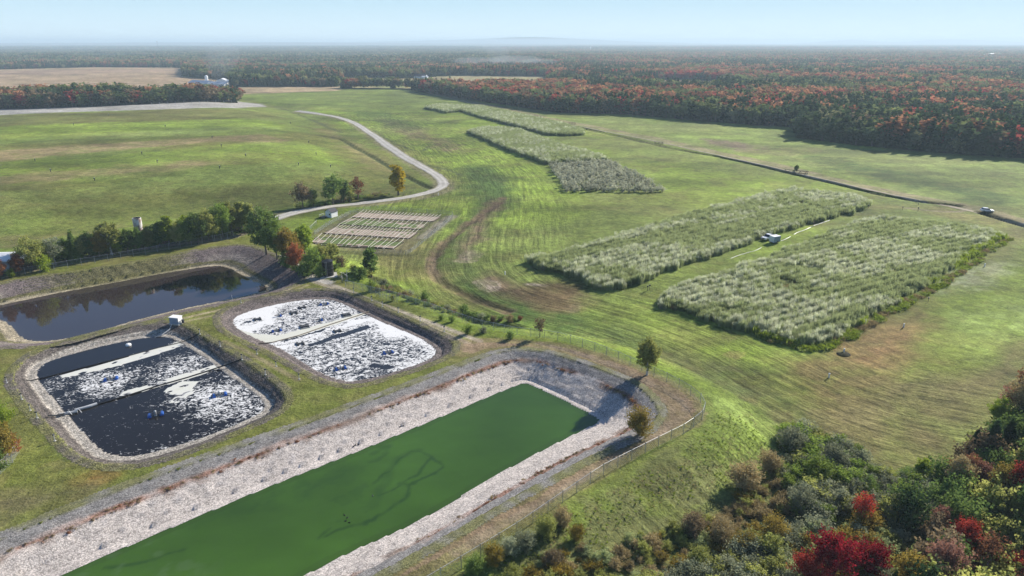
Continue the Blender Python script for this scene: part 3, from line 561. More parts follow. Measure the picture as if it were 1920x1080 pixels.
def f_foam(fx, fy, dW):
    z = B_FOAM.zw; f = np.full(len(fx), .70)
    for pp, r, k in (((519,621), 6, .17), ((600,600), 7, .17), ((560,580), 6, .17), ((610,571), 6, .17), ((640,575), 5, .14), ((545,600), 5, .15), ((728,661), 9, .19), ((660,640), 8, .18), ((590,665), 8.5, .185), ((640,691), 6, .19), ((700,700), 5, .22), ((700,645), 5, .2), ((540,625), 4, .17), ((780,665), 5, .14)):
        q = PZ(*pp, z); f = np.minimum(f, .72-k*1.15*ss(1.25, .6, np.hypot(fx-q[0], fy-q[1])/r+(fbm(fx, fy, 4, 51, 3)-.5)*.5))
    for pp, k in (([(570,645),(625,625),(690,605),(705,615),(650,632),(600,648),(575,655)], .42), ([(440,603),(475,597),(487,600),(470,608),(448,608)], .34), ([(660,583),(678,578),(712,585),(690,594),(668,596)], .42), ([(690,678),(740,682),(752,690),(720,698),(680,690)], .40), ([(495,648),(540,632),(620,608),(650,602),(600,625),(530,645)], .33)):
        f = np.minimum(f, .72-(k)*ss(.6, -.8, sdf(flat(pp, z), fx+(fbm(fx, fy, 3, 52, 3)-.5)*2, fy, 10)))
    for pp in AER['foam'][4:]:
        q = PZ(*pp, z); d = np.hypot(fx-q[0], fy-q[1]); f = f+.05*np.sin(d*3.2+fbm(fx, fy, 2, 53, 2)*6)*ss(9, 3, d)
    cr = ss(.6, -.4, sdf(flat([(448,622),(470,628),(520,632),(620,606),(700,583),(712,580),(660,594),(560,628),(500,641),(478,642),(458,630)], z), fx+(fbm(fx, fy, 2.5, 45, 3)-.5)*1.5, fy, 10))
    return [('foam', 'POINT', 'FLOAT', f), ('cream', 'POINT', 'FLOAT', cr*.62)]
water_sheet(B_FOAM, 'foamy_pond_water', foam_mat('white_foam_on_water', (.66,.66,.66), (.022,.022,.025), 1.15, 0), .4, f_foam)
# ---- green pond with algae streaks
def f_green(fx, fy, dW):
    z = B_GREEN.zw; s = np.zeros(len(fx)); w1, w2 = (fbm(fx, fy, 2, 61, 3)-.5)*1.4, (fbm(fx, fy, 2, 62, 3)-.5)*1.4
    for pp, wd, k in (([(700,905),(735,880),(760,850),(783,845),(800,855),(818,862),(832,874),(820,885),(790,897),(770,908),(768,925),(745,945),(715,965),(695,980),(660,984),(610,1006)], .16, .55), ([(810,858),(795,870),(780,890),(755,905),(735,922),(705,930)], .14, .5), ([(783,845),(755,852),(730,880),(718,910),(705,935),(700,950)], .8, .28), ([(745,905),(775,912),(790,895)], .2, .5),
        ([(700,850),(725,835),(722,850),(708,862),(695,865)], .5, .3), ([(985,1026),(940,1040),(870,1060)], .2, .3), ([(345,1028),(300,1045),(250,1058),(200,1066)], .3, .45), ([(620,990),(600,1008)], .2, .5), ([(570,930),(600,905),(630,905)], .4, .3)):
        s = np.maximum(s, k*ss(wd+.3, wd*.4, dist_line(smooth_poly(flat(pp, z), 1, False), fx+w1, fy+w2))*(.6+.4*ss(.3, .6, fbm(fx, fy, 1.5, 63, 2))))
    for pp, k in (([(645,935),(672,915),(682,945),(670,972),(650,965)], .5), ([(350,975),(440,965),(540,940),(640,905),(700,860),(640,880),(560,900),(440,950)], .28)):
        s = np.maximum(s, k*ss(1.5, -2, sdf(flat(pp, z), fx+w1*3, fy+w2*3, 15))*ss(.42, .6, fbm(fx, fy, 3, 64, 4)))
    lt = ss(.54, .68, fbm(fx, fy, 2.2, 65, 4))*ss(6, -2, sdf(flat([(150,1100),(180,1050),(260,1040),(340,1060),(340,1110)], z), fx, fy, 15)); edge = ss(1.6, .2, -dW)
    c = np.ones((len(fx), 4)); base = C3(.040,.092,.012); n_ = fbm(fx, fy, 16, 66, 3)[:, None]
    cc = base*(.70+.6*n_)*(.88+.24*fbm(fx*.5, fy, 2.2, 68, 3)[:, None]); cc = lerp(cc, C3(.008,.026,.010), s[:, None]); cc = lerp(cc, C3(.07,.12,.045), (lt*.5)[:, None]); cc = lerp(cc, C3(.020,.030,.010), (edge*.5)[:, None])
    c[:, :3] = cc; return [('col', 'POINT', 'FLOAT_COLOR', c)]
m = surf('green_algae_water', var=((6, .05),), rough=.22, spec=.2, bump=(1.1, .35, .06)); water_sheet(B_GREEN, 'green_pond_water', m, .33, f_green)
def f_lag(fx, fy, dW):
    c = np.ones((len(fx), 4)); c[:, :3] = lerp(C3(.034,.026,.026), C3(.06,.05,.03), (ss(1.5, 0, -dW)*.5)[:, None]); return [('col', 'POINT', 'FLOAT_COLOR', c)]
m = surf('blue_lagoon_water', var=((8, .04),), rough=.03, spec=.6, bump=(.5, .06, .02)); water_sheet(B_LAG, 'blue_lagoon_water', m, 1.0, f_lag)
# ================================================================ ROADS
def ribbon(name, pp, wd, mat, lift=.05, z=None, step=2.0, wob=.15, cols=9, widths=None, c0=(.42,.40,.37)):
    w_ = smooth_poly(PL(pp)[:, :2] if z is None else poly(pp, z), 2, False); seg = np.r_[0, np.cumsum(np.hypot(*np.diff(w_, axis=0).T))]
    s_ = np.arange(0, seg[-1], step); cx, cy_ = np.interp(s_, seg, w_[:, 0]), np.interp(s_, seg, w_[:, 1]); tx, ty = np.gradient(cx), np.gradient(cy_); L = np.hypot(tx, ty); tx, ty = tx/L, ty/L
    wdv = np.interp(s_/seg[-1], np.linspace(0, 1, len(widths)), widths) if widths else np.full(len(s_), wd)
    V = []; k = np.linspace(-1, 1, cols)
    for j in k:
        o_ = j*wdv/2*(1+wob*(vn(s_*.3, s_*0+j*9, 3)-.5)*2); vx, vy = cx-ty*o_, cy_+tx*o_; V.append(np.column_stack([vx, vy, hgt(vx, vy)+lift+.06*(1-abs(j))]))
    V = np.stack(V, 1); n_ = len(s_); id_ = np.arange(n_*cols).reshape(n_, cols); F_ = np.stack([id_[:-1, :-1], id_[:-1, 1:], id_[1:, 1:], id_[1:, :-1]], -1).reshape(-1, 4)
    kk = np.tile(np.abs(k), n_); rut = np.exp(-((kk-.42)/.2)**2); nz_ = fbm(V[..., 0].ravel(), V[..., 1].ravel(), 5, 77, 3); cc = lerp(np.array(c0)*.80, np.array(c0)*1.12, rut[:, None]); cc = lerp(cc, C3(.17,.155,.075), (ss(.72, 1.0, kk+(nz_-.5)*.5)*.85)[:, None])*(.8+.4*nz_[:, None]); rg = np.ones((len(cc), 4)); rg[:, :3] = cc
    o = link(name, mesh_np(name, V.reshape(-1, 3), F_, [mat], True, attrs=[('col', 'POINT', 'FLOAT_COLOR', rg)])); return tag(o, kind='structure')
M_GRAVEL = surf('pale_gravel', None, var=((7, .10), (1.2, .18), (.3, .2)), bump=(.3, .5, .1), rough=.95, tint=(3, (.25,.24,.16), .35))
ribbon('gravel_road', [(496,418),(520,408),(545,401),(600,389),(680,381),(740,374),(795,364),(825,354),(834,345),(822,330),(790,312),(760,296),(735,279),(712,262),(690,247),(668,232),(640,221),(600,214),(556,208)], 6, M_GRAVEL, .10, cols=11, widths=[6.5, 5.5, 5.5, 6.5, 7, 6.2, 6.2, 6.5, 7, 7])
M_TRACK = surf('dry_dirt_track', None, var=((4, .2), (.8, .25)), bump=(.4, .4, .1), rough=.95, tint=(2.5, (.17,.17,.06), .7))
ribbon('farm_track', [(800,173.5),(880,193),(940,206),(1080,236),(1250,268),(1400,303),(1540,337),(1700,372),(1790,389),(1822,396),(1880,412),(1960,434)], 2.6, M_TRACK, .07, c0=(.32,.27,.20))
ribbon('gravel_yard', [(438,192),(470,195),(498,200)], 9, M_GRAVEL, .12, widths=[14, 12, 4])
# ================================================================ VEGETATION PROTOTYPES
def leaf_quads(C, size, r, flat=0.0, aspect=1.0, up=None):
    """random quads at centres C (n,3); returns verts, faces"""
    n = len(C); a = r.normal(size=(n, 3)); a[:, 2] *= (1-flat); a /= np.linalg.norm(a, axis=1)[:, None]
    b = r.normal(size=(n, 3)); b[:, 2] *= (1-flat); b -= (a*b).sum(1)[:, None]*a; b /= np.linalg.norm(b, axis=1)[:, None]
    s = (size*(.6+.8*r.random(n)))[:, None]; a = a*s*aspect; b = b*s
    V = np.stack([C-a, C-b*.8, C+a, C+b*.8], 1).reshape(-1, 3); return V, np.arange(4*n).reshape(n, 4)
def crown_mesh(name, shape, seed, nleaf, leaf, mat, nb=26):
    r = np.random.default_rng(seed); V = []; T = []
    if shape == 'conifer':
        n = nleaf; z = 1-np.sqrt(r.random(n))*.93; z = np.clip(z, .05, 1); lay = np.floor(z*16)/16+.01; zz = np.where(r.random(n) < .75, lay+.02*r.random(n), z)
        ang = r.random(n)*6.283; k = r.integers(0, 9, n); ang = np.where(r.random(n) < .7, k*.698+zz*37+r.normal(size=n)*.10, ang)
        R0 = .20*(1.02-zz)**.85*(.8+.35*np.sin(ang*3+seed)*.4); rr = R0*np.sqrt(r.random(n)*.8+.2); z2 = zz-rr*.35
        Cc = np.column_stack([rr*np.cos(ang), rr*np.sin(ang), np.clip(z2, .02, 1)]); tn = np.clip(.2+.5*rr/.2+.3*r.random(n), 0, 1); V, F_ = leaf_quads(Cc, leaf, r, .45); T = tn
    else:
        P_ = {'round': (.56, .44, .36), 'oval': (.56, .44, .25), 'poplar': (.54, .46, .15), 'bush': (.42, .50, .48), 'sparse': (.60, .40, .30), 'shrub': (.5, .5, .5), 'spread': (.62, .38, .42)}[shape]
        zc, hz, hr = P_; cs = []; 
        for i in range(nb):
            u = r.normal(size=3); u /= np.linalg.norm(u); q = r.random()**(.45); taper = 1.0
            zz = zc+u[2]*hz*q*.86; 
            if shape in ('oval', 'poplar', 'round', 'spread'): taper = 1.12-.45*max(0, (zz-zc)/hz)
            cs.append((u[0]*hr*q*.80*taper, u[1]*hr*q*.80*taper, zz, (.11+.10*r.random())*(hr/.36)**.6*(1.25 if shape == 'bush' else 1)*(26/nb)**.42, r.random()))
        w = np.array([c[3]**2 for c in cs]); w /= w.sum(); ci = r.choice(nb, nleaf, p=w); cs = np.array(cs)
        u = r.normal(size=(nleaf, 3)); u /= np.linalg.norm(u, axis=1)[:, None]; rad = cs[ci, 3]*(r.random(nleaf)**.4)*(1+.35*r.normal(size=nleaf)*.4)
        off = u*rad[:, None]*np.array([1, 1, .8])
        if shape in ('spread', 'bush', 'shrub', 'round', 'oval'):
            dr = cs[ci, :3]-np.array([0, 0, zc-hz*.7]); dr /= np.linalg.norm(dr, axis=1)[:, None]+1e-6; pr = (off*dr).sum(1)[:, None]*dr; kst = 1.9 if shape in ('spread', 'shrub', 'bush') else 1.4; off = (off-pr)*(.74 if kst > 1.5 else .88)+pr*kst
        Cc = cs[ci, :3]+off; Cc[:, 2] = np.clip(Cc[:, 2], .02, 1.02)
        V, F_ = leaf_quads(Cc, leaf, r, .15); T = np.clip(.55*cs[ci, 4]+.45*r.random(nleaf), 0, 1)
    return mesh_np(name, V, F_, [mat], attrs=[('tint', 'FACE', 'FLOAT', T)])
def trunk_mesh(name, shape, seed, mat, branches=9, n=6):
    r = random.Random(seed); mb = MB(); bend = [(r.uniform(-.02, .02), r.uniform(-.02, .02)) for _ in range(5)]
    hs = [0, .18, .4, .62, .86]; rad = [.024, .017, .013, .009, .003]; pts = [Vector((bend[i][0]*hs[i]*2, bend[i][1]*hs[i]*2, hs[i])) for i in range(5)]
    for i in range(4): mb.tube(pts[i], pts[i+1], rad[i], rad[i+1], n, cap=False)
    if shape not in ('conifer',):
        sp = {'round': .26, 'oval': .17, 'poplar': .09, 'bush': .3, 'sparse': .24, 'shrub': .3, 'bare': .27, 'spread': .32}.get(shape, .2)
        for k in range(branches):
            z0 = r.uniform(.12 if shape in ('bush', 'shrub') else .24, .72); i = max(j for j in range(4) if hs[j] <= z0); t = (z0-hs[i])/(hs[i+1]-hs[i]); p = pts[i].lerp(pts[i+1], t)
            an = r.uniform(0, 6.28); L = sp*r.uniform(.6, 1.1)*(1.1-z0*.5); q = p+Vector((math.cos(an)*L, math.sin(an)*L, L*r.uniform(.7, 1.2))); m_ = p.lerp(q, .5)+Vector((0, 0, -.02))
            mb.tube(p, m_, .007, .005, 4, cap=False); mb.tube(m_, q, .005, .002, 4, cap=False)
            if shape in ('bare', 'sparse'):
                for kk in range(4):
                    s_ = m_.lerp(q, r.uniform(0, 1)); e_ = s_+Vector((r.uniform(-1, 1), r.uniform(-1, 1), r.uniform(.2, 1.2))).normalized()*L*.45; mb.tube(s_, e_, .003, .001, 3, cap=False)
    return mb.mesh(name, mat)
LM = {}
for k, a_ in dict(woodgreen=((0.102,0.138,0.048), (0.216,0.252,0.090), .35), wooddark=((0.052,0.081,0.037), (0.115,0.155,0.063), .3), woodolive=((0.163,0.175,0.081), (0.325,0.312,0.144), .35), woodred=((.22,.045,.040), (.48,.105,.080), .42), woodorange=((0.264,0.132,0.072), (0.484,0.242,0.127), .42)).items(): LM[k] = leafmat('leaves_'+k, a_[0], a_[1], a_[2])
for k, a_ in dict(green=((0.131,0.211,0.044), (0.298,0.376,0.078), .45), dark=((0.091,0.152,0.044), (0.224,0.305,0.077), .4), olive=((0.224,0.260,0.075), (0.484,0.484,0.140), .45), grey=((.19,.21,.12), (.38,.40,.26), .4),
    yellow=((.20,.17,.020), (.48,.36,.03), .45), gold=((0.169,0.143,0.039), (0.429,0.312,0.065), .4), red=((.22,.030,.022), (.48,.075,.050), .42), deepred=((.16,.012,.020), (.42,.030,.045), .4), orange=((.24,.085,.040), (.44,.170,.075), .42), rust=((0.176,0.083,0.050), (0.363,0.171,0.083), .4),
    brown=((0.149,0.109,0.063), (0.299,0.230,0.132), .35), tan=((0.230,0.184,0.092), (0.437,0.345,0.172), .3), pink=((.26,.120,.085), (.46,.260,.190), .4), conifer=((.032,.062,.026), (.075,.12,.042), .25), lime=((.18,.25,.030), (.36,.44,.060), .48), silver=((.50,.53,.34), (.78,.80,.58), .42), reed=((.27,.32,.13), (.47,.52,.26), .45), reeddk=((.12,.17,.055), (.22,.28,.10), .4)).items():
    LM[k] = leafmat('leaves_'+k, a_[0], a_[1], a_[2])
M_BARK = plain('bark', (.13,.105,.085), .95, .1); M_BIRCH = plain('pale_bark', (.48,.45,.41), .9, .1, var=.3, scale=.3); M_GREYBARK = plain('grey_bark', (.28,.25,.23), .9, .1)
_mc = {}
LOD = {'near': (5600, .0175, 95), 'mid': (1600, .030, 46), 'far': (330, .060, 18)}
def crown(shape, kind, lod, var):
    key = (shape, kind, lod, var)
    if key not in _mc:
        base = (shape, lod, var); n, s, nb = LOD[lod]
        if shape == 'sparse': n = n//3
        if shape in ('bush', 'shrub'): s *= 1.15
        if base not in _mc: _mc[base] = crown_mesh('crown_'+shape, shape, hash_(shape)+var*13, n, s, LM[kind], nb)
        me = _mc[base].copy(); me.materials.clear(); me.materials.append(LM[kind]); _mc[key] = me
    return _mc[key]
def hash_(s): return sum(ord(c)*(i+3) for i, c in enumerate(s)) % 997
def trunk(shape, mat, var):
    key = ('t', shape, mat.name, var)
    if key not in _mc: _mc[key] = trunk_mesh('trunk_'+shape, shape, hash_(shape)+var, mat)
    return _mc[key]
TREE_NAMES = {'conifer': 'conifer_tree', 'poplar': 'poplar_tree', 'oval': 'birch_tree', 'round': 'broadleaf_tree', 'bush': 'bush', 'shrub': 'bush', 'sparse': 'thin_tree', 'spread': 'maple_tree', 'bare': 'bare_tree'}
tcount = 0
def tree(px, py, hpx, shape, kind, label, lod='mid', name=None, wid=1.0, group=None, bark=None, metres=None, loc=None, cat=None, rz=None, sink=0):
    """tree standing at photo pixel (px,py), hpx pixels tall"""
    global tcount; tcount += 1; rr = random.Random(tcount*7+1); var = rr.randrange(3)
    q = P1(px, py) if loc is None else Vector(loc); hh = metres or px_m(px, py, hpx)/.95
    nm = name or TREE_NAMES[shape]; e_ = empty(nm, (q.x, q.y, q.z-.05-sink), rz if rz is not None else rr.uniform(0, 6.28), label=label, cat=cat or ('bush' if shape in ('bush', 'shrub') else 'tree'), group=group)
    e_.scale = (hh*wid, hh*wid, hh)
    if shape != 'bare': link('crown', crown(shape, kind, lod, var), e_)
    link('stems' if shape in ('bush', 'shrub') else 'trunk', trunk(shape, bark or M_BARK, var), e_); return e_
# ---- far-forest prototypes
def proto(name, me): return bpy.data.objects.new(name, me)
def tree_proto(shape, kind, lod, var, name):
    """crown and trunk in one mesh, for uncountable forest"""
    a = crown(shape, kind, lod, var); t = trunk(shape, M_BARK, var); me = bpy.data.meshes.new(name)
    va = np.empty(len(a.vertices)*3, np.float32); a.vertices.foreach_get('co', va); fa = np.empty(len(a.loops), np.int32); a.loops.foreach_get('vertex_index', fa)
    me2 = mesh_np(name, va.reshape(-1, 3), fa.reshape(-1, 4), [LM[kind]], attrs=[('tint', 'FACE', 'FLOAT', np.array([d.value for d in a.attributes['tint'].data]))]); return proto(name, me2)
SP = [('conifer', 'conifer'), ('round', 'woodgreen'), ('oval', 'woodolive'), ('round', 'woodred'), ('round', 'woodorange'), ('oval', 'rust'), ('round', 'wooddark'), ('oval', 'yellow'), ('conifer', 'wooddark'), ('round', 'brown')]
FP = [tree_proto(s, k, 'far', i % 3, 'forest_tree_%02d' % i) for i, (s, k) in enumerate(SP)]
def species(xx, yy, r):
    """index into SP from slow noise: red patches, conifer stands, mixed"""
    px, py, _ = to_px(xx, yy, BASE); n = len(xx)
    red = fbm(xx*.8, yy*1.6, 150, 71, 3); con = fbm(xx, yy, 190, 72, 3); mic = r.random(n); right = ss(700, 1000, px)
    s = np.full(n, 1); s = np.where(mic < .22, 6, s); s = np.where((mic > .22) & (mic < .48), 2, s); s = np.where((mic > .52) & (mic < .66), 9, s); s = np.where((mic > .66) & (mic < .80), 0, s); s = np.where((mic > .80) & (mic < .88), 5, s); s = np.where((mic > .88) & (mic < .91), 4, s)
    m2 = r.random(n); pr = ss(.48, .57, red+.05*right)*(.22+.36*right); s = np.where(m2 < pr, np.where(r.random(n) < .36, 3, np.where(r.random(n) < .4, 4, 5)), s)
    pc = ss(.50, .60, con+.06*right)*.7; m3 = r.random(n); s = np.where(m3 < pc, np.where(r.random(n) < .7, 0, 8), s)
    return s
r = np.random.default_rng(5)
def candidates(y0, y1, sp, r):
    ys = np.arange(y0, y1, sp); out = []
    for yy in ys:
        hw = .86*(yy+30)+20; xs = np.arange(-hw, hw, sp); out.append(np.column_stack([xs+r.uniform(-.42, .42, len(xs))*sp, yy+r.uniform(-.42, .42, len(xs))*sp]))
    return np.vstack(out)
c1 = candidates(250, 950, 5.2, r); c1 = c1[forest_mask(c1[:, 0], c1[:, 1])]
c2 = candidates(950, 2300, 7.0, r); c2 = c2[forest_mask(c2[:, 0], c2[:, 1])]
near = c1
# the trees that show largest: the first rows along the open edge of each wood
fr = smooth_poly(FOREST[0][:12], 1, False); d_edge = dist_line(fr, near[:, 0], near[:, 1]); instrip = inside(STRIP, near[:, 0], near[:, 1])
s_front = PL([(-500,222),(-200,213),(0,205),(200,199),(437,193.5)])[:, :2]; d_s = dist_line(s_front, near[:, 0], near[:, 1])
pxn, pyn, zn = to_px(near[:, 0], near[:, 1], BASE); vis = (pxn > -15) & (pxn < 1935)
score = np.where(instrip, d_s*1.0, d_edge)/zn*600
ind = np.where(vis & (~instrip) & (d_edge < 40))[0]; ind = ind[np.argsort((d_edge*zn/400)[ind])][:215]
ind2 = np.where(vis & instrip & (d_s < 9))[0]; ind2 = ind2[np.argsort(d_s[ind2])][:58]
LBL = {'conifer': 'dark green conifer in the front rows of the wood', 'woodgreen': 'green broadleaf tree in the front rows of the wood', 'wooddark': 'dark green tree in the front rows of the wood', 'woodolive': 'olive green tree in the front rows of the wood', 'woodred': 'red autumn maple in the front rows of the wood',
       'woodorange': 'orange autumn tree in the front rows of the wood', 'rust': 'rust brown autumn tree in the front rows of the wood', 'yellow': 'yellow autumn tree in the front rows of the wood', 'brown': 'brown half bare tree in the front rows of the wood'}
for q, (ids, where) in enumerate(((ind, 'bordering the right-hand meadow'), (ind2, 'behind the grey gravel strip'))):
    spc = species(near[ids, 0], near[ids, 1], np.random.default_rng(9+q))
    for i, s in zip(ids, spc):
        rr = random.Random(int(i)); X0, Y0 = near[i]
        if q == 0 and pxn[i] > 1485: s = s if rr.random() < .12 else rr.choice([0, 0, 0, 6, 8, 0])
        elif q == 0 and pxn[i] < 1230: s = rr.choice([6, 6, 1, 0, 9, 5, 3, 4, 6])
        elif q == 0: s = rr.choice([0, 6, 6, 0, 1, 2, 8, 5])
        if q == 1: s = rr.choice([6, 1, 9, 9, 5, 6, 9, 3, 2])
        shape, kind = SP[s]; hh = (rr.uniform(12, 16) if q == 0 else rr.uniform(12, 15.5))
        tree(0, 0, 0, shape, kind, LBL[kind]+' '+where, 'far', loc=(X0, Y0, float(hgt(X0, Y0)[()] if np.ndim(hgt(X0, Y0)) == 0 else hgt(X0, Y0)[0])), metres=hh, wid=rr.uniform(.95, 1.25)*(1.25 if shape != 'conifer' else 1.3), group='trees in the front rows '+where+', '+kind+' crowns')
rest = np.ones(len(near), bool); rest[ind] = False; rest[ind2] = False
def plant(name, pts, scale, label, protos=FP, r=r, s=None, wid=1.25):
    s = species(pts[:, 0], pts[:, 1], r) if s is None else s; n = len(pts); h_ = scale*(.62+.62*r.random(n))*(.85+.35*fbm(pts[:, 0], pts[:, 1], 60, 191, 2)); w_ = h_*wid*(.9+.35*r.random(n))
    z = np.where(pts[:, 1] < 1500, hbase(pts[:, 0], pts[:, 1]), BASE); return scatter(name, np.column_stack([pts, z-.1]), np.column_stack([w_, w_, h_]), r.uniform(0, 6.28, n), s, protos, label, 'woodland')
plant('autumn_woodland', near[rest], 14.5, 'mixed autumn woodland of red maples and dark conifers beyond the meadows')
plant('distant_woodland', c2, 14.5, 'hazy mixed woodland stretching behind the first woods')
# clumps of crowns for the far forest
def clump_proto(name, kinds, seed):
    r_ = np.random.default_rng(seed); Vs = []; Fs = []; mi = []; T = []; off = 0
    for k in range(64):
        shp = 'conifer' if kinds[k % len(kinds)] in (0, 8) else 'round'; Cc = r_.normal(size=(14, 3)); Cc /= np.linalg.norm(Cc, axis=1)[:, None]; gx, gy = (k % 8-3.5)*7+r_.uniform(-3, 3), (k//8-3.5)*7+r_.uniform(-3, 3)
        hh = r_.uniform(10, 15)
        Cc = Cc*np.array([3.2, 3.2, 4.5]) + np.array([gx, gy, hh-4.5]); V, F_ = leaf_quads(Cc, 2.3, r_, .4); Vs.append(V); Fs.append(F_+off); off += len(V); mi += [k % len(kinds)]*len(F_); T += list(np.clip(r_.random(14), 0, 1))
    me = mesh_np(name, np.vstack(Vs), np.vstack(Fs), [LM[SP[k][1]] for k in kinds], mi=mi, attrs=[('tint', 'FACE', 'FLOAT', T)]); return proto(name, me)
CP = [clump_proto('crown_clump_%d' % i, k, 50+i) for i, k in enumerate(([0, 6, 0, 1, 8, 9], [6, 1, 2, 9, 0, 6], [5, 3, 6, 9, 4, 2, 1], [2, 1, 9, 6, 5], [0, 9, 6, 8, 2]))]
c3 = candidates(2300, 6000, 50, r); c3 = c3[forest_mask(c3[:, 0], c3[:, 1])]; c4 = candidates(6000, 15000, 110, r)
def pick(p): 
    a = fbm(p[:, 0], p[:, 1], 500, 81, 3); b = r.random(len(p)); px = to_px(p[:, 0], p[:, 1], 0)[0]; s = np.where(b < .4, 0, np.where(b < .7, 1, 3)); s = np.where((a > .44) & (px > 950) & (b < .8), 2, s); return np.where(a < .4, 4, s)
def far_plant(name, p, sc_, lab):
    n = len(p); k = np.full((n, 3), sc_); k[:, 2] = r.uniform(.8, 1.25, n)*(1.15 if sc_ < 1.5 else 1.5); return scatter(name, np.column_stack([p, np.full(n, BASE-.5)+8*(fbm(p[:, 0], p[:, 1], 900, 83, 2)-.4)]), k, r.integers(0, 4, n)*1.5708, pick(p), CP, lab, 'woodland')
far_plant('far_woodland', c3, 1.05, 'blue tinted forest plain far behind the woods'); far_plant('horizon_woodland', c4, 2.3, 'pale blue forest plain reaching the horizon')
# hills on the horizon
def ridge(name, dist, prof, depth, colr):
    xs = np.linspace(-1.1, 1.1, 260)*dist; ys = np.linspace(0, depth, 7); gx, gy = np.meshgrid(xs, ys+dist); pxs = to_px(gx, gy, 60)[0]
    top = np.interp(pxs, [p[0] for p in prof], [(80-p[1])*dist/1280*1.7+62 for p in prof]); sh = np.sin(np.clip((gy-dist)/depth, 0, 1)*math.pi)**.7
    z = BASE-4+(top+4)*sh+(fbm(gx, gy, 700, 91, 4)-.5)*14*sh; id_ = np.arange(gx.size).reshape(gx.shape); F_ = np.stack([id_[:-1, :-1], id_[:-1, 1:], id_[1:, 1:], id_[1:, :-1]], -1).reshape(-1, 4)
    tag(link(name, mesh_np(name, np.column_stack([gx.ravel(), gy.ravel(), z.ravel()]), F_, [surf(name+'_forest', colr, var=((300, .3),))], True)), kind='structure')
ridge('near_hills', 12500, [(-300,81),(200,80),(560,79.5),(900,81),(1300,82),(1920,82)], 2200, (.03,.04,.03))
ridge('blue_hills', 17000, [(-300,81),(0,80.5),(300,79.5),(560,80),(700,79),(860,77),(960,74.5),(1010,74),(1080,76),(1200,79),(1350,81),(1480,81),(1540,79),(1600,76.5),(1650,79),(1700,79),(1750,76.5),(1810,76.5),(1880,78.5),(1960,80)], 2600, (.03,.04,.035))
# ================================================================ CROP BLOCKS
def reed_proto(name, kind, topk, seed, h=1.0, n=44, wd=.024, lean=.10, spread=.55, plume=True):
    r_ = np.random.default_rng(seed); V = []; mi = []; T = []
    for i in range(n):
        x0, y0 = r_.normal(size=2)*spread*.5; a = r_.uniform(0, 6.28); hh = h*r_.uniform(.7, 1.05); dx, dy = math.cos(a)*wd, math.sin(a)*wd; lx, ly = r_.normal(size=2)*lean*hh
        V += [(x0-dx, y0-dy, 0), (x0+dx, y0+dy, 0), (x0+dx+lx*.5, y0+dy+ly*.5, hh*.66), (x0-dx+lx*.5, y0-dy+ly*.5, hh*.66)]; mi.append(0); T.append(r_.random())
        V += [(x0-dx+lx*.5, y0-dy+ly*.5, hh*.66), (x0+dx+lx*.5, y0+dy+ly*.5, hh*.66), (x0+lx*1.2+dx*.3, y0+ly*1.2+dy*.3, hh), (x0+lx*1.2-dx*.3, y0+ly*1.2-dy*.3, hh)]; mi.append(1 if plume else 0); T.append(r_.random())
        for k in range(2):
            zz = hh*r_.uniform(.35, .95); b = r_.uniform(0, 6.28); L = .16+.1*r_.random(); ex, ey = math.cos(b)*L, math.sin(b)*L; fx_, fy_ = -math.sin(b)*wd, math.cos(b)*wd; cx, cy_ = x0+lx*.5, y0+ly*.5
            V += [(cx, cy_, zz), (cx+ex*.5+fx_, cy_+ey*.5+fy_, zz+L*.6/3), (cx+ex, cy_+ey, zz+L*.5/3), (cx+ex*.5-fx_, cy_+ey*.5-fy_, zz+L*.45/3)]; mi.append(1 if zz > .75*hh else 0); T.append(r_.random())
    return proto(name, mesh_np(name, np.array(V), np.arange(len(V)).reshape(-1, 4), [LM[kind], LM[topk]], mi=mi, attrs=[('tint', 'FACE', 'FLOAT', T)]))
RP = [reed_proto('reed_clump_0', 'reed', 'silver', 1), reed_proto('reed_clump_1', 'reed', 'reed', 2), reed_proto('reed_clump_2', 'reeddk', 'reed', 3), reed_proto('reed_clump_3', 'lime', 'lime', 4, n=26, wd=.06, lean=.2), reed_proto('reed_clump_4', 'grey', 'silver', 5, lean=.15), reed_proto('reed_clump_5', 'brown', 'tan', 6)]
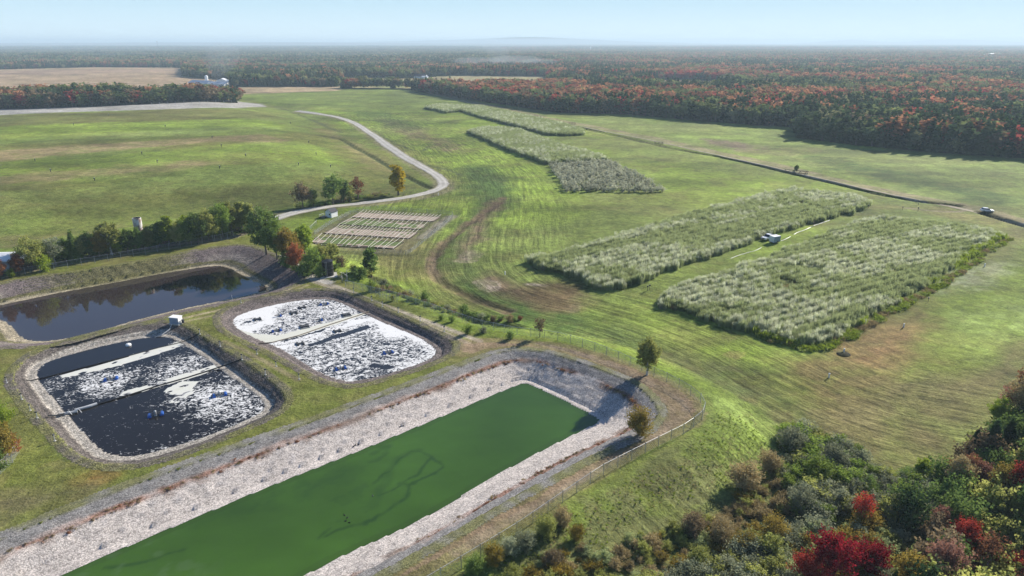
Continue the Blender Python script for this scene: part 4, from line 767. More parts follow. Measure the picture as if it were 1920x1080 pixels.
def crop(name, pp, height, spacing, label, mode, ddir):
    W = poly(pp, BASE+.5); W = np.array([P(a, b)[0][:2] for a, b in pp]); x0, y0 = W.min(0); x1, y1 = W.max(0); gx, gy = np.meshgrid(np.arange(x0, x1, spacing), np.arange(y0, y1, spacing)); xx = gx.ravel()+r.uniform(-.45, .45, gx.size)*spacing; yy = gy.ravel()+r.uniform(-.45, .45, gx.size)*spacing
    d = sdf(W, xx+(fbm(xx, yy, 4, 95, 3)-.5)*4.5, yy+(fbm(xx, yy, 4, 96, 3)-.5)*4.5, 300); k = d < 0; xx, yy, d = xx[k], yy[k], d[k]; n = len(xx)
    a = np.array(ddir)/np.hypot(*ddir); al = xx*a[0]+yy*a[1]; ac = -xx*a[1]+yy*a[0]; band = fbm(al*.12, ac, 7, 97, 3); nz = fbm(xx, yy, 14, 98, 4); sm = fbm(xx, yy, 3, 99, 3); u = r.random(n)
    s = np.where(band+.3*(nz-.5) > .45, 0, np.where(band > .40, 4, 1)); s = np.where((u < .30), 1, s); s = np.where((nz < .40) & (u > .35), 2, s); hm = np.ones(n)*(.72+.5*sm)
    hole = (nz < .29) & (sm < .5); s = np.where(hole, np.where(u < .4, 5, 2), s); hm = np.where(hole, hm*.6, hm)
    if mode == 'plain': s = np.where(u < .6, 1, np.where(u < .8, 0, 4)); s = np.where(nz < .42, 2, s); hm = np.ones(n)*(.85+.25*sm)
    if mode == 'weedy':
        f_ = PL([(1415,632),(1500,655),(1560,655),(1640,612),(1740,560),(1800,515),(1895,445)])[:, :2]; df = dist_line(f_, xx, yy)+(nz-.5)*8; s = np.where((df < 3.5) & (u < .8), 3, s); hm = np.where(df < 4.5, hm*.75, hm)
        q = P1(1515, 512); e_ = np.hypot(xx-q.x, (yy-q.y)); s = np.where((e_ < 4.5) & (u < .5), 2, s); hm = np.where(e_ < 4, .66, hm)
    hm = hm*(.75+.25*ss(0, -2.5, d))*(.90+.14*np.sin(ac*2.1+sm*3)); z = hbase(xx, yy); o = scatter(name, np.column_stack([xx, yy, z-.05]), np.column_stack([np.full(n, spacing/.75*1.0), np.full(n, spacing/.75*1.0), height*hm*(.85+.3*r.random(n))]), r.uniform(0, 6.28, n), s, RP, label, 'crop'); return o
crop('willow_crop', [(1228,575),(1275,592),(1350,612),(1430,634),(1500,656),(1555,650),(1640,596),(1725,550),(1800,503),(1893,446),(1850,436),(1750,421),(1650,412),(1590,424),(1495,462),(1400,500),(1285,535),(1238,555)], 2.7, .80, 'tall silvery green crop block with lime green weeds along its near edge, right foreground', 'weedy', (1, .55))
crop('willow_crop', [(975,492),(1010,504),(1060,522),(1107,545),(1143,550),(1200,535),(1280,504),(1420,457),(1500,428),(1590,404),(1640,384),(1610,374),(1540,366),(1480,358),(1400,375),(1300,402),(1180,440),(1060,474)], 2.9, .85, 'tall silvery green crop block behind the parked pickup', 'bands', (1, .6))
crop('willow_crop', [(875,250),(920,270),(960,288),(1024,310),(1090,306),(1145,303),(1110,290),(1060,277),(1010,260),(975,246),(907,242)], 3.4, 1.15, 'pale green crop block with a straight near edge beside the olive shrubs', 'plain', (.3, 1))
crop('willow_crop', [(793,204),(837,213),(865,210),(900,222),(960,237),(1023,254),(1070,256),(1097,254),(1095,246),(1060,236),(1007,224),(960,213),(907,203),(823,198)], 3.6, 1.3, 'farthest long narrow pale green crop block below the red wood', 'plain', (.3, 1))
# olive shrub plot: rows of round shrubs
q0, q1, q2, q3 = [P1(*p) for p in ((1030,312), (1060,362), (1253,362), (1146,305))]; shr = []
nu, nv = 17, 15
for i in range(nu):
    for j in range(nv):
        u_, v_ = (i+.5)/nu+random.uniform(-.012, .012), (j+.5)/nv+random.uniform(-.02, .02); a_ = q0.lerp(q3, u_); b_ = q1.lerp(q2, u_); c_ = a_.lerp(b_, v_); shr.append(c_)
LM['oliveshrub'] = leafmat('leaves_olive_shrub', (.30,.31,.21), (.56,.56,.42), .4)
for i, c_ in enumerate(shr): tree(0, 0, 0, 'bush', 'oliveshrub', 'round grey green shrub in the planted square plot beside the crop blocks', 'far', 'planted_shrub', wid=random.uniform(.95, 1.2), metres=random.uniform(2.3, 3.3), loc=(c_.x, c_.y, float(hbase(c_.x, c_.y))), group='grey green shrubs planted in rows')
# ================================================================ SINGLE TREES AND SHRUBS
T = [  # px, py, hpx, shape, kind, label, extra
 (1213,703,76,'oval','olive','young birch standing alone outside the fence at the corner of the green pond',dict(lod='near',bark=M_BIRCH,wid=1.15)),
 (1198,815,62,'bush','gold','round yellow green bush on the bank of the green pond',dict(lod='near',wid=.85)),
 (1012,632,42,'sparse','brown','small thin pinkish brown tree by the fence behind the green pond',dict(lod='mid',wid=.9)),
 (697,520,58,'poplar','dark','dark narrow tree right of the black tank',dict(lod='mid',wid=1.45)),
 (747,366,60,'poplar','yellow','bright yellow tree beside the gravel road',dict(lod='mid',wid=1.5)),
 (568,390,46,'round','brown','brownish tree on the left of the group behind the road',dict(wid=1.05)), (588,388,38,'oval','olive','small olive tree between the roadside brown tree and the dark one',dict()),
 (625,384,58,'round','dark','tallest dark tree in the group behind the road',dict(wid=.95)), (645,380,46,'oval','dark','slim dark tree right of the tallest roadside tree',dict()), (672,374,42,'sparse','rust','pinkish brown thin tree at the right of the roadside group',dict(wid=1.3)), (655,378,34,'round','olive','low olive tree between the two slim roadside trees',dict()),
 (500,478,92,'round','dark','largest dark green tree at the corner of the blue lagoon',dict(lod='near',wid=.95)), (520,486,78,'round','green','green tree just in front of the largest corner tree',dict(lod='near',wid=.9)),
 (541,494,70,'round','gold','yellowish green tree left of the red maple',dict(lod='near')), (556,510,56,'round','orange','red orange maple among green trees beside the black tank',dict(lod='near',wid=.8)), (572,480,62,'oval','lime','lime green tree behind the red maple',dict(lod='near')),
 (590,512,52,'round','green','green tree between the red maple and the black tank',dict(lod='near')), (604,506,50,'oval','olive','olive tree directly behind the black tank',dict(lod='near',wid=1.2)), (622,498,48,'oval','olive','thin olive tree right of the black tank',dict(lod='near',wid=1.2)), (575,518,34,'bush','dark','dark bush at the foot of the red maple',dict()),
 (540,500,34,'bush','dark','dark bush under the corner trees on the lagoon bank',dict()), (600,520,26,'bush','dark','low dark bush left of the black tank',dict()),
 (455,436,62,'poplar','olive','pale olive poplar at the right end of the lagoon tree line',dict(lod='near',wid=1.5)), (470,438,60,'poplar','olive','pale olive poplar next to the gap before the largest corner tree',dict(lod='near',wid=1.3)), (435,440,62,'oval','olive','light olive tree third from the right end of the lagoon tree line',dict(lod='near')), (418,446,68,'round','green','full green tree in the lagoon tree line left of the olive poplars',dict(lod='near',wid=.9)),
 (392,452,62,'round','olive','wide grey green tree in the lagoon tree line',dict(lod='near',wid=1.0)), (372,457,60,'round','dark','dark broad tree in the lagoon tree line',dict(lod='near',wid=1.05)), (350,460,48,'round','green','mid green tree left of the dark broad lagoon tree',dict(lod='near')), (318,462,62,'poplar','lime','tall yellow green poplar in the lagoon tree line',dict(lod='near',wid=1.4)),
 (334,462,50,'oval','olive','low olive tree right of the yellow green poplar',dict(lod='near')), (300,464,50,'oval','dark','dark tree just right of the white silo',dict(lod='near',wid=1.2)), (280,468,44,'oval','olive','olive tree just in front of the white silo',dict(lod='near',wid=1.2)), (262,472,46,'oval','dark','dark slim tree left below the white silo',dict(lod='near')), (240,474,50,'oval','dark','dark tree second left of the white silo',dict(lod='near',wid=1.2)),
 (210,478,70,'oval','olive','tall pale trunked birch in the lagoon tree line',dict(lod='near',bark=M_BIRCH,wid=1.2)), (188,482,48,'round','gold','golden leaved tree in the lagoon tree line',dict(lod='near')), (168,484,52,'round','dark','dark tree left of the golden one',dict(lod='near',wid=.9)), (142,490,60,'conifer','dark','dark pointed tree in the lagoon tree line',dict(lod='near',wid=1.4)), (125,492,48,'oval','green','slim green tree left of the dark pointed one',dict(lod='near')),
 (105,498,58,'sparse','grey','pale half bare tree in the lagoon tree line',dict(lod='near',bark=M_GREYBARK,wid=1.1)), (88,500,46,'oval','olive','olive tree left of the pale half bare one',dict(lod='near')), (62,508,66,'round','olive','wide olive tree right of the white roofed building',dict(lod='near',wid=1.05)), (350,452,54,'oval','lime','yellow green tree rising between two dark lagoon trees',dict(lod='near',wid=1.3)), (405,447,52,'oval','lime','light yellow green tree beside the full green lagoon tree',dict(lod='near',wid=1.3)), (225,476,46,'oval','lime','light leaved tree right of the tall pale trunked birch',dict(lod='near',wid=1.3)), (152,487,44,'round','olive','low olive tree right of the dark pointed one',dict(lod='near')), (75,503,44,'oval','olive','light olive tree close behind the wide olive one',dict(lod='near',wid=1.3)), (380,452,50,'oval','olive','narrow olive tree beside the wide grey green one',dict(lod='near',wid=1.3)),
 (84,508,30,'bush','lime','lime green bush at the foot of the wide olive tree',dict()), (36,516,44,'round','rust','dark reddish tree between the white roofed building and the olive tree',dict(lod='near',wid=.8)), (2,524,42,'round','rust','reddish tree in front of the white roofed building',dict(lod='near',wid=.8)), (22,520,18,'bush','lime','small light green bush in front of the white roofed building',dict()),
 (12,870,95,'round','gold','yellow and green tree at the left edge beside the chain link fence',dict(lod='near',wid=.72)), (20,850,40,'bush','orange','orange red bush at the left edge above the fence',dict(lod='near')), (4,800,50,'bush','lime','light green bush at the left edge beside the grass track',dict(lod='near')), (-14,905,80,'round','dark','dark tree cut by the left edge behind the fence',dict(lod='near')),
 # shrubs along the ditch and fence
 (697,546,22,'bush','green','green bush on the fence line below the dark narrow tree',dict(lod='mid')), (797,566,22,'bush','dark','dark bush in the ditch beyond the track, left one',dict()), (870,592,24,'bush','dark','round dark bush in the middle of the ditch',dict(wid=.9)), (903,602,17,'bush','grey','greyish bush right of the round dark ditch bush',dict(wid=1.1)), (827,600,12,'bush','green','small bush on the fence line, left of three',dict()), (847,604,14,'bush','green','small bush on the fence line, middle of three',dict()), (878,626,20,'bush','green','bush on the fence line, right of three',dict()), (957,636,17,'bush','dark','dark bush on the fence where the green pond track begins',dict()),
 (736,564,12,'shrub','olive','small thin bush on the fence line near the track',dict()), (906,624,12,'bush','grey','pale flat bush along the fence before the pond corner',dict(wid=1.5)), (925,603,12,'bush','brown','brown bush at the end of the ditch, left',dict(wid=1.3)), (955,603,14,'bush','tan','brown and tan bush at the end of the ditch, right',dict(wid=1.4)), (975,600,9,'bush','rust','small rusty bush at the tip of the ditch',dict(wid=1.4)),
 (720,538,16,'bush','grey','grey green bush at the head of the ditch',dict(wid=1.3)), (745,548,13,'bush','olive','olive bush in the upper part of the ditch',dict(wid=1.3)), (768,556,13,'bush','grey','grey bush in the upper part of the ditch',dict(wid=1.3)), (815,576,14,'bush','olive','olive bush between the dark ditch bushes',dict(wid=1.3)), (838,584,14,'bush','grey','grey green bush left of the round dark ditch bush',dict(wid=1.2)), (675,518,20,'bush','dark','dark bush left of the dark narrow tree',dict(wid=1.2)), (662,512,18,'bush','olive','olive bush behind the pile of grey branches',dict(wid=1.2)), (640,500,22,'bush','brown','brown bush behind the black tank',dict(wid=1.2)),
 (1493,322,14,'oval','dark','small dark tree on the dirt track across the right meadow',dict(wid=1.2)),
]
for a_ in T: tree(*a_[:6], **a_[6])
# low hedge under the tree line
def thicket(name, pp, spacing, hlo, hhi, kinds, label, cat='undergrowth', z=None, lod='far', wid=1.6, world=None, noise_sel=6):
    W = np.array([P(a, b)[0][:2] for a, b in pp]) if world is None else world; x0, y0 = W.min(0); x1, y1 = W.max(0); gx, gy = np.meshgrid(np.arange(x0, x1, spacing), np.arange(y0, y1, spacing)); xx = gx.ravel()+r.uniform(-.5, .5, gx.size)*spacing; yy = gy.ravel()+r.uniform(-.5, .5, gx.size)*spacing
    k = sdf(W, xx+(fbm(xx, yy, 4, 195, 3)-.5)*4, yy+(fbm(xx, yy, 4, 196, 3)-.5)*4, 60) < 0; xx, yy = xx[k], yy[k]; n = len(xx)
    pr = [tree_proto('bush' if i % 2 == 0 else 'shrub', kk, lod, i % 3, 'thicket_%02d' % i) for i, kk in enumerate(kinds)]; f = fbm(xx, yy, noise_sel, 197, 3); s = np.clip(((f-.25)/.5+r.normal(size=n)*.14)*len(kinds), 0, len(kinds)-1).astype(int)
    h_ = r.uniform(hlo, hhi, n)*(.7+.6*fbm(xx, yy, 3, 198, 2)); return scatter(name, np.column_stack([xx, yy, hgt(xx, yy)-.15]), np.column_stack([h_*wid, h_*wid, h_]), r.uniform(0, 6.28, n), s, pr, label, cat)
thicket('hedge_undergrowth', [(30,508),(110,484),(240,464),(380,440),(430,432),(480,428),(480,440),(440,436),(380,448),(240,472),(110,494),(40,514)], 2.2, 2, 4, ['dark', 'olive', 'brown', 'dark'], 'dark undergrowth beneath the tree line along the lagoon track', 'undergrowth')
thicket('hedge_undergrowth', [(490,468),(560,500),(600,512),(640,503),(660,516),(700,520),(690,532),(665,526),(640,510),(600,514),(585,520),(560,520),(530,500),(500,480)], 1.7, 1.4, 3, ['dark', 'green', 'olive', 'dark'], 'dark undergrowth below the corner trees and the black tank', 'undergrowth')
thicket('hedge_undergrowth', [(545,394),(620,385),(680,374),(730,368),(760,362),(730,362),(660,370),(560,386)], 2.5, .8, 2.2, ['dark', 'brown', 'olive'], 'low dark growth along the upper side of the gravel road', 'undergrowth')
thicket('ditch_undergrowth', [(705,530),(760,548),(850,580),(905,596),(960,598),(975,600),(960,607),(900,606),(840,592),(760,564),(700,548)], 1.4, .7, 1.6, ['grey', 'olive', 'brown', 'dark'], 'low scrub in the ditch beyond the fence', 'undergrowth')
thicket('bank_reeds', [(80,550),(200,528),(300,509),(390,494),(425,493),(420,488),(380,488),(300,503),(200,523),(80,545)], .9, .3, .7, ['olive', 'green', 'tan'], 'reedy grass on the ledge along the far side of the blue lagoon', 'reeds')
# ================================================================ LOWER RIGHT THICKET
thicket('scrub', [(1250,985),(1340,950),(1400,905),(1460,870),(1510,880),(1480,960),(1420,1010),(1380,1100),(1000,1200),(900,1085),(1010,1030),(1130,1010)], 1.35, .6, 1.8, ['tan', 'olive', 'tan', 'gold', 'reed', 'olive'], 'tangled brown and olive scrub below the fence corner', 'scrub', lod='mid', wid=1.35, noise_sel=5)
thicket('grey_willow_scrub', [(1445,800),(1500,790),(1560,830),(1620,860),(1640,890),(1700,900),(1790,930),(1800,1000),(1700,1000),(1620,960),(1560,1000),(1500,980),(1450,900)], 1.25, 1.6, 3.2, ['grey', 'green', 'grey', 'olive', 'grey'], 'grey green willow scrub at the foot of the pond embankment', 'scrub', lod='mid', wid=1.2)
thicket('green_scrub', [(1180,1110),(1300,1060),(1400,1010),(1500,980),(1560,1000),(1640,960),(1700,1000),(1700,1250),(1150,1250)], 1.3, 1.4, 3.0, ['grey', 'olive', 'grey', 'reed', 'gold'], 'green and grey scrub along the bottom of the photo', 'scrub', lod='mid', wid=1.2)
thicket('shaded_woodland', [(1700,930),(1760,880),(1820,840),(1920,780),(2050,700),(2200,700),(2200,1300),(1700,1300),(1680,1100)], 3.2, 4, 6.5, ['dark', 'brown', 'dark', 'olive', 'rust', 'conifer'], 'dense dark woodland filling the lower right corner', 'woodland', lod='mid', wid=.9)
TALL = [(1955,760,11,'round','rust'),(1985,800,12,'round','dark'),(1950,850,11,'conifer','conifer'),(2010,860,13,'round','dark'),(1975,910,12,'oval','green'),(2030,940,13,'round','brown'),(1990,990,12,'conifer','conifer'),(1960,1040,10,'round','dark'),(2060,1020,13,'round','dark'),(2040,800,12,'conifer','conifer'),(2080,900,13,'round','red'),(1935,900,9,'round','dark'),(1930,1000,9,'round','dark')]
for i_, (a, b, h_, s_, k_) in enumerate(TALL): tree(a, b, 0, s_, k_, 'tall dark tree of the woodland just right of the frame', 'near', metres=h_, wid=.95 if s_ != 'conifer' else 1.6, group='tall woodland trees at the right border')
BR = [
 (1615,985,72,'sparse','red','thin red maple rising alone out of the grey scrub',dict(lod='near',bark=M_GREYBARK,wid=1.0)),
 (1555,1095,110,'spread','deepred','large crimson maple at the bottom edge',dict(lod='near',wid=.95)), (1625,1085,82,'spread','deepred','crimson maple right of the largest crimson one',dict(lod='near',wid=1.0)), (1515,1110,80,'spread','red','red maple at the left of the crimson maples',dict(lod='near')),
 (1700,1110,90,'round','gold','orange and green tree right of the crimson maples at the bottom edge',dict(lod='near')), (1765,1110,110,'spread','pink','pinkish orange maple at the bottom edge',dict(lod='near',wid=.7)), (1800,1040,80,'spread','red','bright red maple with separate leafy branches in the dark wood',dict(lod='near',wid=.75)), (1755,1010,78,'sparse','pink','thin salmon pink tree left of the bright red maple',dict(lod='near',wid=.8)),
 (1790,925,82,'round','tan','pale tan leaved tree at the edge of the brown field',dict(lod='near',wid=.95)), (1835,920,64,'round','pink','pale pink tree right of the tan one',dict(lod='near')), (1812,915,70,'spread','rust','rust coloured tree between the tan and the pink ones',dict(lod='near',wid=.7)),
 (1850,870,92,'conifer','conifer','tall dark cedar at the right edge of the brown field',dict(lod='near',wid=1.9)), (1822,860,62,'conifer','conifer','smaller dark cedar left of the tall one',dict(lod='near',wid=2.0)), (1880,860,84,'conifer','conifer','dark cedar right of the tall one',dict(lod='near',wid=1.8)), (1905,850,60,'oval','green','green tree behind the cedars',dict(lod='near')),
 (1870,800,60,'round','lime','yellow green tree behind the cedars',dict(lod='near')), (1905,790,96,'sparse','tan','tall half bare tree at the right edge',dict(lod='near',bark=M_GREYBARK,wid=1.1)), (1925,760,80,'round','rust','brown tree cut by the right edge',dict(lod='near')), (1890,775,60,'sparse','pink','pale pinkish thin tree behind the cedars',dict(lod='near',wid=1.2)),
 (1905,960,112,'round','red','red and pink maple at the right edge',dict(lod='near',wid=.72)), (1868,950,95,'round','gold','golden green tree left of the red one at the right edge',dict(lod='near',wid=.75)), (1700,905,36,'bush','dark','dark green round bush at the lower end of the brown field',dict(lod='near',wid=1.2)), (1725,898,50,'oval','lime','yellow green slender tree at the field edge',dict(lod='near')), (1850,1020,50,'round','dark','dark tree in the shadowed wood right of the bright red maple',dict(lod='near')),
 (1910,1100,70,'spread','red','small red maple in the bottom right corner',dict(lod='near')), (1870,1115,40,'conifer','dark','dark little conifer near the bottom right corner',dict(lod='near',wid=1.6)), (1835,1105,60,'bare','red','leafless grey tree near the bottom right corner',dict(bark=M_GREYBARK,wid=1.2)), (1672,1110,50,'conifer','green','small green conifer in front of the crimson maples',dict(lod='near',wid=1.8)),
 (1395,915,60,'bush','tan','large tan bush on the embankment',dict(lod='near',wid=1.1,name='bush')), (1440,885,50,'bush','tan','pale tan feathery bush right of the largest tan bush',dict(lod='near')), (1500,960,60,'bush','grey','tall grey willow bush at the left of the willow scrub',dict(lod='near',wid=.9)), (1478,850,60,'bush','grey','grey willow bush nearest the brown field corner',dict(lod='near',wid=.9)), (1560,875,55,'bush','grey','grey willow bush at the middle of the willow scrub',dict(lod='near',wid=1.0)), (1530,905,60,'bush','green','green grey willow bush among the willow scrub',dict(lod='near',wid=1.0)),
 (1620,925,40,'bush','dark','dark bush in the middle of the willow scrub',dict(lod='near',wid=1.2)), (1655,905,36,'bush','olive','olive bush below the reddish bare soil patch',dict(lod='near',wid=1.2)), (1300,1000,50,'bush','brown','brown bush on the slope below the fence',dict(lod='near',wid=1.1)), (1350,1015,50,'bush','tan','brown and tan bush low on the slope',dict(lod='near')), (1310,1060,45,'bush','olive','olive bush near the bottom centre',dict(lod='near',wid=1.1)), (1450,1010,50,'bush','gold','golden olive bush above the green scrub',dict(lod='near',wid=1.3)), (1400,1035,46,'bush','gold','dark golden bush left of the golden olive one',dict(lod='near',wid=1.3)),
 (890,1075,42,'bush','dark','dark green bush pressed against the fence near the bottom',dict(lod='near')), (925,1055,44,'bush','gold','yellowish bush behind the fence near the bottom',dict(lod='near')), (955,1040,40,'bush','grey','grey bush behind the fence, left of two',dict(lod='near')), (985,1030,44,'bush','grey','grey green bush behind the fence, right of two',dict(lod='near')), (1025,1005,48,'bush','olive','olive bush behind the fence beside the grey ones',dict(lod='near')), (1055,985,42,'bush','tan','pale leaved bush behind the fence',dict(lod='near')), (1080,1015,36,'bush','gold','yellow tan rounded bush away from the fence',dict(lod='near')), (1035,1060,34,'bush','brown','low brown bush at the bottom centre',dict(lod='near',wid=1.3)), (960,1085,30,'bush','olive','low olive bush at the bottom edge',dict(lod='near',wid=1.3)),
]
for a_ in BR: tree(*a_[:6], **a_[6])
# rough grass tussocks on the embankment and field margins
TP = [reed_proto('tussock_0', 'reed', 'lime', 11, n=22, wd=.04, lean=.45, spread=.5), reed_proto('tussock_1', 'reed', 'tan', 12, n=22, wd=.04, lean=.5, spread=.5), reed_proto('tussock_2', 'lime', 'lime', 13, n=22, wd=.04, lean=.5, spread=.5), reed_proto('tussock_3', 'tan', 'tan', 14, n=20, wd=.03, lean=.4, spread=.45)]
def tussocks(name, pp, spacing, h, sel, label, dens=1.0, **_):
    W = np.array([P(a, b)[0][:2] for a, b in pp]); x0, y0 = W.min(0); x1, y1 = W.max(0); gx, gy = np.meshgrid(np.arange(x0, x1, spacing), np.arange(y0, y1, spacing)); xx = gx.ravel()+r.uniform(-.5, .5, gx.size)*spacing; yy = gy.ravel()+r.uniform(-.5, .5, gx.size)*spacing
    k = (sdf(W, xx+(fbm(xx, yy, 4, 195, 3)-.5)*3, yy+(fbm(xx, yy, 4, 196, 3)-.5)*3, 60) < 0) & (r.random(len(xx)) < dens); xx, yy = xx[k], yy[k]; n = len(xx); f = fbm(xx, yy, 4, 297, 3); s = np.array(sel)[np.clip(((f-.3)/.4+r.normal(size=n)*.2)*len(sel), 0, len(sel)-1).astype(int)]
    return scatter(name, np.column_stack([xx, yy, hgt(xx, yy)-.03]), np.column_stack([np.full(n, h*1.6), np.full(n, h*1.6), h*(.6+.8*r.random(n))]), r.uniform(0, 6.28, n), s, TP, label, 'grass')
tussocks('tall_grass', [(1330,765),(1420,775),(1455,840),(1420,900),(1320,950),(1200,980),(1060,1080),(900,1180),(850,1090),(1000,985),(1110,930),(1260,850),(1320,800)], .8, .20, [2, 0, 1, 3, 2], 'rough green and straw coloured grass on the embankment outside the fence')
tussocks('tall_grass', [(1550,640),(1635,593),(1722,547),(1797,500),(1890,442),(1905,450),(1812,514),(1740,562),(1648,612),(1565,662),(1500,664),(1415,636),(1425,626),(1500,648)], .7, .75, [2, 0, 2, 3], 'weedy grass fringe along the near edge of the crop block')
tussocks('tall_grass', [(700,545),(800,575),(900,612),(1000,622),(1110,650),(1220,690),(1330,750),(1345,770),(1325,745),(1210,685),(1100,645),(1000,616),(900,605),(800,568),(705,538)], .8, .35, [0, 2, 0], 'long grass growing along the outside of the chain link fence', .8)
tussocks('tall_grass', [(0,505),(110,488),(240,468),(380,448),(380,452),(240,473),(110,494),(0,514)], .9, .3, [0, 1], 'long grass beside the lagoon track', .7)
tussocks('red_weeds', [(247,860),(330,822),(430,795),(520,752),(620,716),(720,685),(800,660),(900,632+40),(960,672),(900,690),(800,705),(700,742),(600,775),(500,815),(400,855),(260,900)], 1.0, .0, [1], 'x') if False else None
# ================================================================ OBJECT MATERIALS
M_BLUE = plain('blue_plastic', (.015,.10,.42), .35, .5, var=.08); M_BLACK = plain('black_plastic', (.012,.012,.013), .45, .4); M_DARKST = plain('dark_steel', (.06,.06,.062), .55, .4); M_GALV = plain('galvanised_steel', (.42,.43,.44), .45, .5, metal=.5); M_WHITE = plain('white_paint', (.78,.78,.77), .45, .4, var=.06)
M_GREYP = plain('grey_plastic_pipe', (.40,.41,.42), .5, .4); M_ROOFW = plain('white_metal_roof', (.70,.71,.72), .4, .5, var=.10, scale=2); M_WALLB = plain('blue_grey_cladding', (.24,.29,.36), .6, .3, var=.10, scale=1); M_ROOFD = plain('dark_roof', (.035,.035,.045), .7, .3); M_GLASS = plain('dark_glass', (.01,.012,.016), .05, .8, var=0)
M_TYRE = plain('tyre_rubber', (.02,.02,.02), .9, .1); M_CONC = plain('concrete', (.42,.41,.38), .9, .2, var=.2); M_WOOD = plain('weathered_wood', (.22,.18,.135), .9, .1, var=.25, scale=.3); M_CAR = plain('white_car_paint', (.80,.80,.80), .2, .6, var=.02); M_RUST = surf('rusty_white_steel', (.62,.61,.58), var=((1.2,.15),), rough=.7, tint=(1.3, (.20,.09,.05), .85))
M_CHROME = plain('bright_metal', (.6,.6,.6), .25, .6, metal=.9); M_RED = plain('red_lens', (.4,.01,.01), .3, .5); M_GREYROOF = plain('grey_blue_roof', (.30,.36,.44), .45, .5, var=.12, scale=5); M_STRAW = surf('straw_mulch', (.29,.235,.185), var=((.8,.25),(.25,.35)), bump=(.25,.8,.1)); M_SOIL = surf('dark_soil', (.07,.055,.04), var=((.8,.3),), bump=(.3,.8,.1)); M_ORANGE = plain('orange_yellow_paint', (.62,.33,.03), .5, .4)
def mesh_mat(name, colr, alpha, pitch=.28):
    m, n, out = newmat(name); vec = nd(n, 'ShaderNodeTexCoord').outputs['UV']; sx = nd(n, 'ShaderNodeSeparateXYZ'); n.links.new(vec, sx.inputs[0])
    fs = []
    for sgn in (1, -1):
        q = mth(n, 'MULTIPLY', mth(n, 'ADD', sx.outputs[0], mth(n, 'MULTIPLY', sx.outputs[1], float(sgn))), 1/pitch); fs.append(mth(n, 'LESS_THAN', mth(n, 'FRACT', q), alpha))
    f = mth(n, 'MAXIMUM', fs[0], fs[1]); tr = nd(n, 'ShaderNodeBsdfTransparent'); b = nd(n, 'ShaderNodeBsdfPrincipled'); b.inputs['Base Color'].default_value = (*colr, 1); b.inputs['Roughness'].default_value = .5; b.inputs['Metallic'].default_value = .3
    mx = nd(n, 'ShaderNodeMixShader'); n.links.new(f, mx.inputs[0]); n.links.new(tr.outputs[0], mx.inputs[1]); n.links.new(b.outputs[0], mx.inputs[2]); n.links.new(mx.outputs[0], out.inputs[0]); return m
M_LINK = mesh_mat('chain_link', (.40,.42,.43), .10); M_LINKD = mesh_mat('dark_chain_link', (.12,.13,.13), .12)
# ---- fences: every post, rail length and mesh panel is a part
def fence(pp, h, step, label, mat_p, mat_l, r_post=.045, rail=True, panels=True, z0=None, group=None, name='chain_link_fence'):
    w_ = PL(pp)[:, :2]; seg = np.r_[0, np.cumsum(np.hypot(*np.diff(w_, axis=0).T))]; n = max(2, int(seg[-1]/step)); s_ = np.linspace(0, seg[-1], n+1); X_, Y_ = np.interp(s_, seg, w_[:, 0]), np.interp(s_, seg, w_[:, 1]); Z_ = hgt(X_, Y_)
    root = empty(name, (X_[0], Y_[0], Z_[0]), label=label, cat='fence', group=group); o0 = Vector((X_[0], Y_[0], Z_[0]))
    pm = MB().tube((0, 0, -.2), (0, 0, h+.08), r_post, r_post, 6).tube((0, 0, h+.06), (0, 0, h+.14), r_post*1.3, r_post*.4, 6).mesh('post', mat_p)
    for x_, y_, z_ in zip(X_, Y_, Z_): link('post', pm, root, Vector((x_, y_, z_))-o0)
    for i in range(n):
        a, b = Vector((X_[i], Y_[i], Z_[i]))-o0, Vector((X_[i+1], Y_[i+1], Z_[i+1]))-o0
        if rail: MB().tube(a+Vector((0, 0, h)), b+Vector((0, 0, h)), .03, .03, 5).build('rail', mat_p, root)
        if panels:
            me = bpy.data.meshes.new('mesh_panel'); L = (b-a).length; me.from_pydata([a+Vector((0, 0, .04)), b+Vector((0, 0, .04)), b+Vector((0, 0, h-.02)), a+Vector((0, 0, h-.02))], [], [(0, 1, 2, 3)]); uv = me.uv_layers.new(name='uv'); me.materials.append(mat_l)
            for k, c in enumerate(((0, 0), (L, 0), (L, h), (0, h))): uv.data[k].uv = c
            link('mesh_panel', me, root)
    return root
fence([(648,538),(697,551),(735,559),(790,577),(850,598),(905,616),(960,628),(1023,634),(1060,641),(1120,660),(1165,678),(1213,700),(1262,722),(1295,742),(1315,758),(1322,775),(1314,792),(1280,815),(1200,855),(1127,893),(1050,946),(973,1000),(900,1045),(830,1088),(700,1165)], 1.9, 3.0, 'long grey chain link fence curving around the green pond corner', M_GALV, M_LINK)
fence([(-60,935),(0,890),(20,872),(34,856),(36,848)], 1.9, 2.6, 'short chain link fence at the left edge of the photo', M_GALV, M_LINK)
fence([(20,518),(93,508),(137,500),(200,490),(283,475),(340,464),(400,453)], 2.0, 3.2, 'dark chain link fence along the tree line above the blue lagoon', M_GALV, M_LINKD)
fence([(403,453),(420,449),(438,444)], 1.9, 2.0, 'short closed chain link gate section at the right end of the tree line', M_GALV, M_LINKD, name='fence_gate')
fence([(590,440),(620,420),(655,402),(700,392),(780,397),(852,403),(845,412),(765,478),(700,476)], 1.5, 3.4, 'thin pale wire fence around the seed beds', M_GALV, M_LINK, r_post=.05, rail=False)
fence([(581,431),(594,419)], 1.1, 1.0, 'white railing by the seed beds', M_WHITE, M_LINK, rail=True, panels=False, name='white_railing')
fence([(705,556),(745,567)], 1.4, 1.2, 'short row of pale stakes with netting beside the track', M_GALV, M_LINK, rail=False, name='netting_fence')
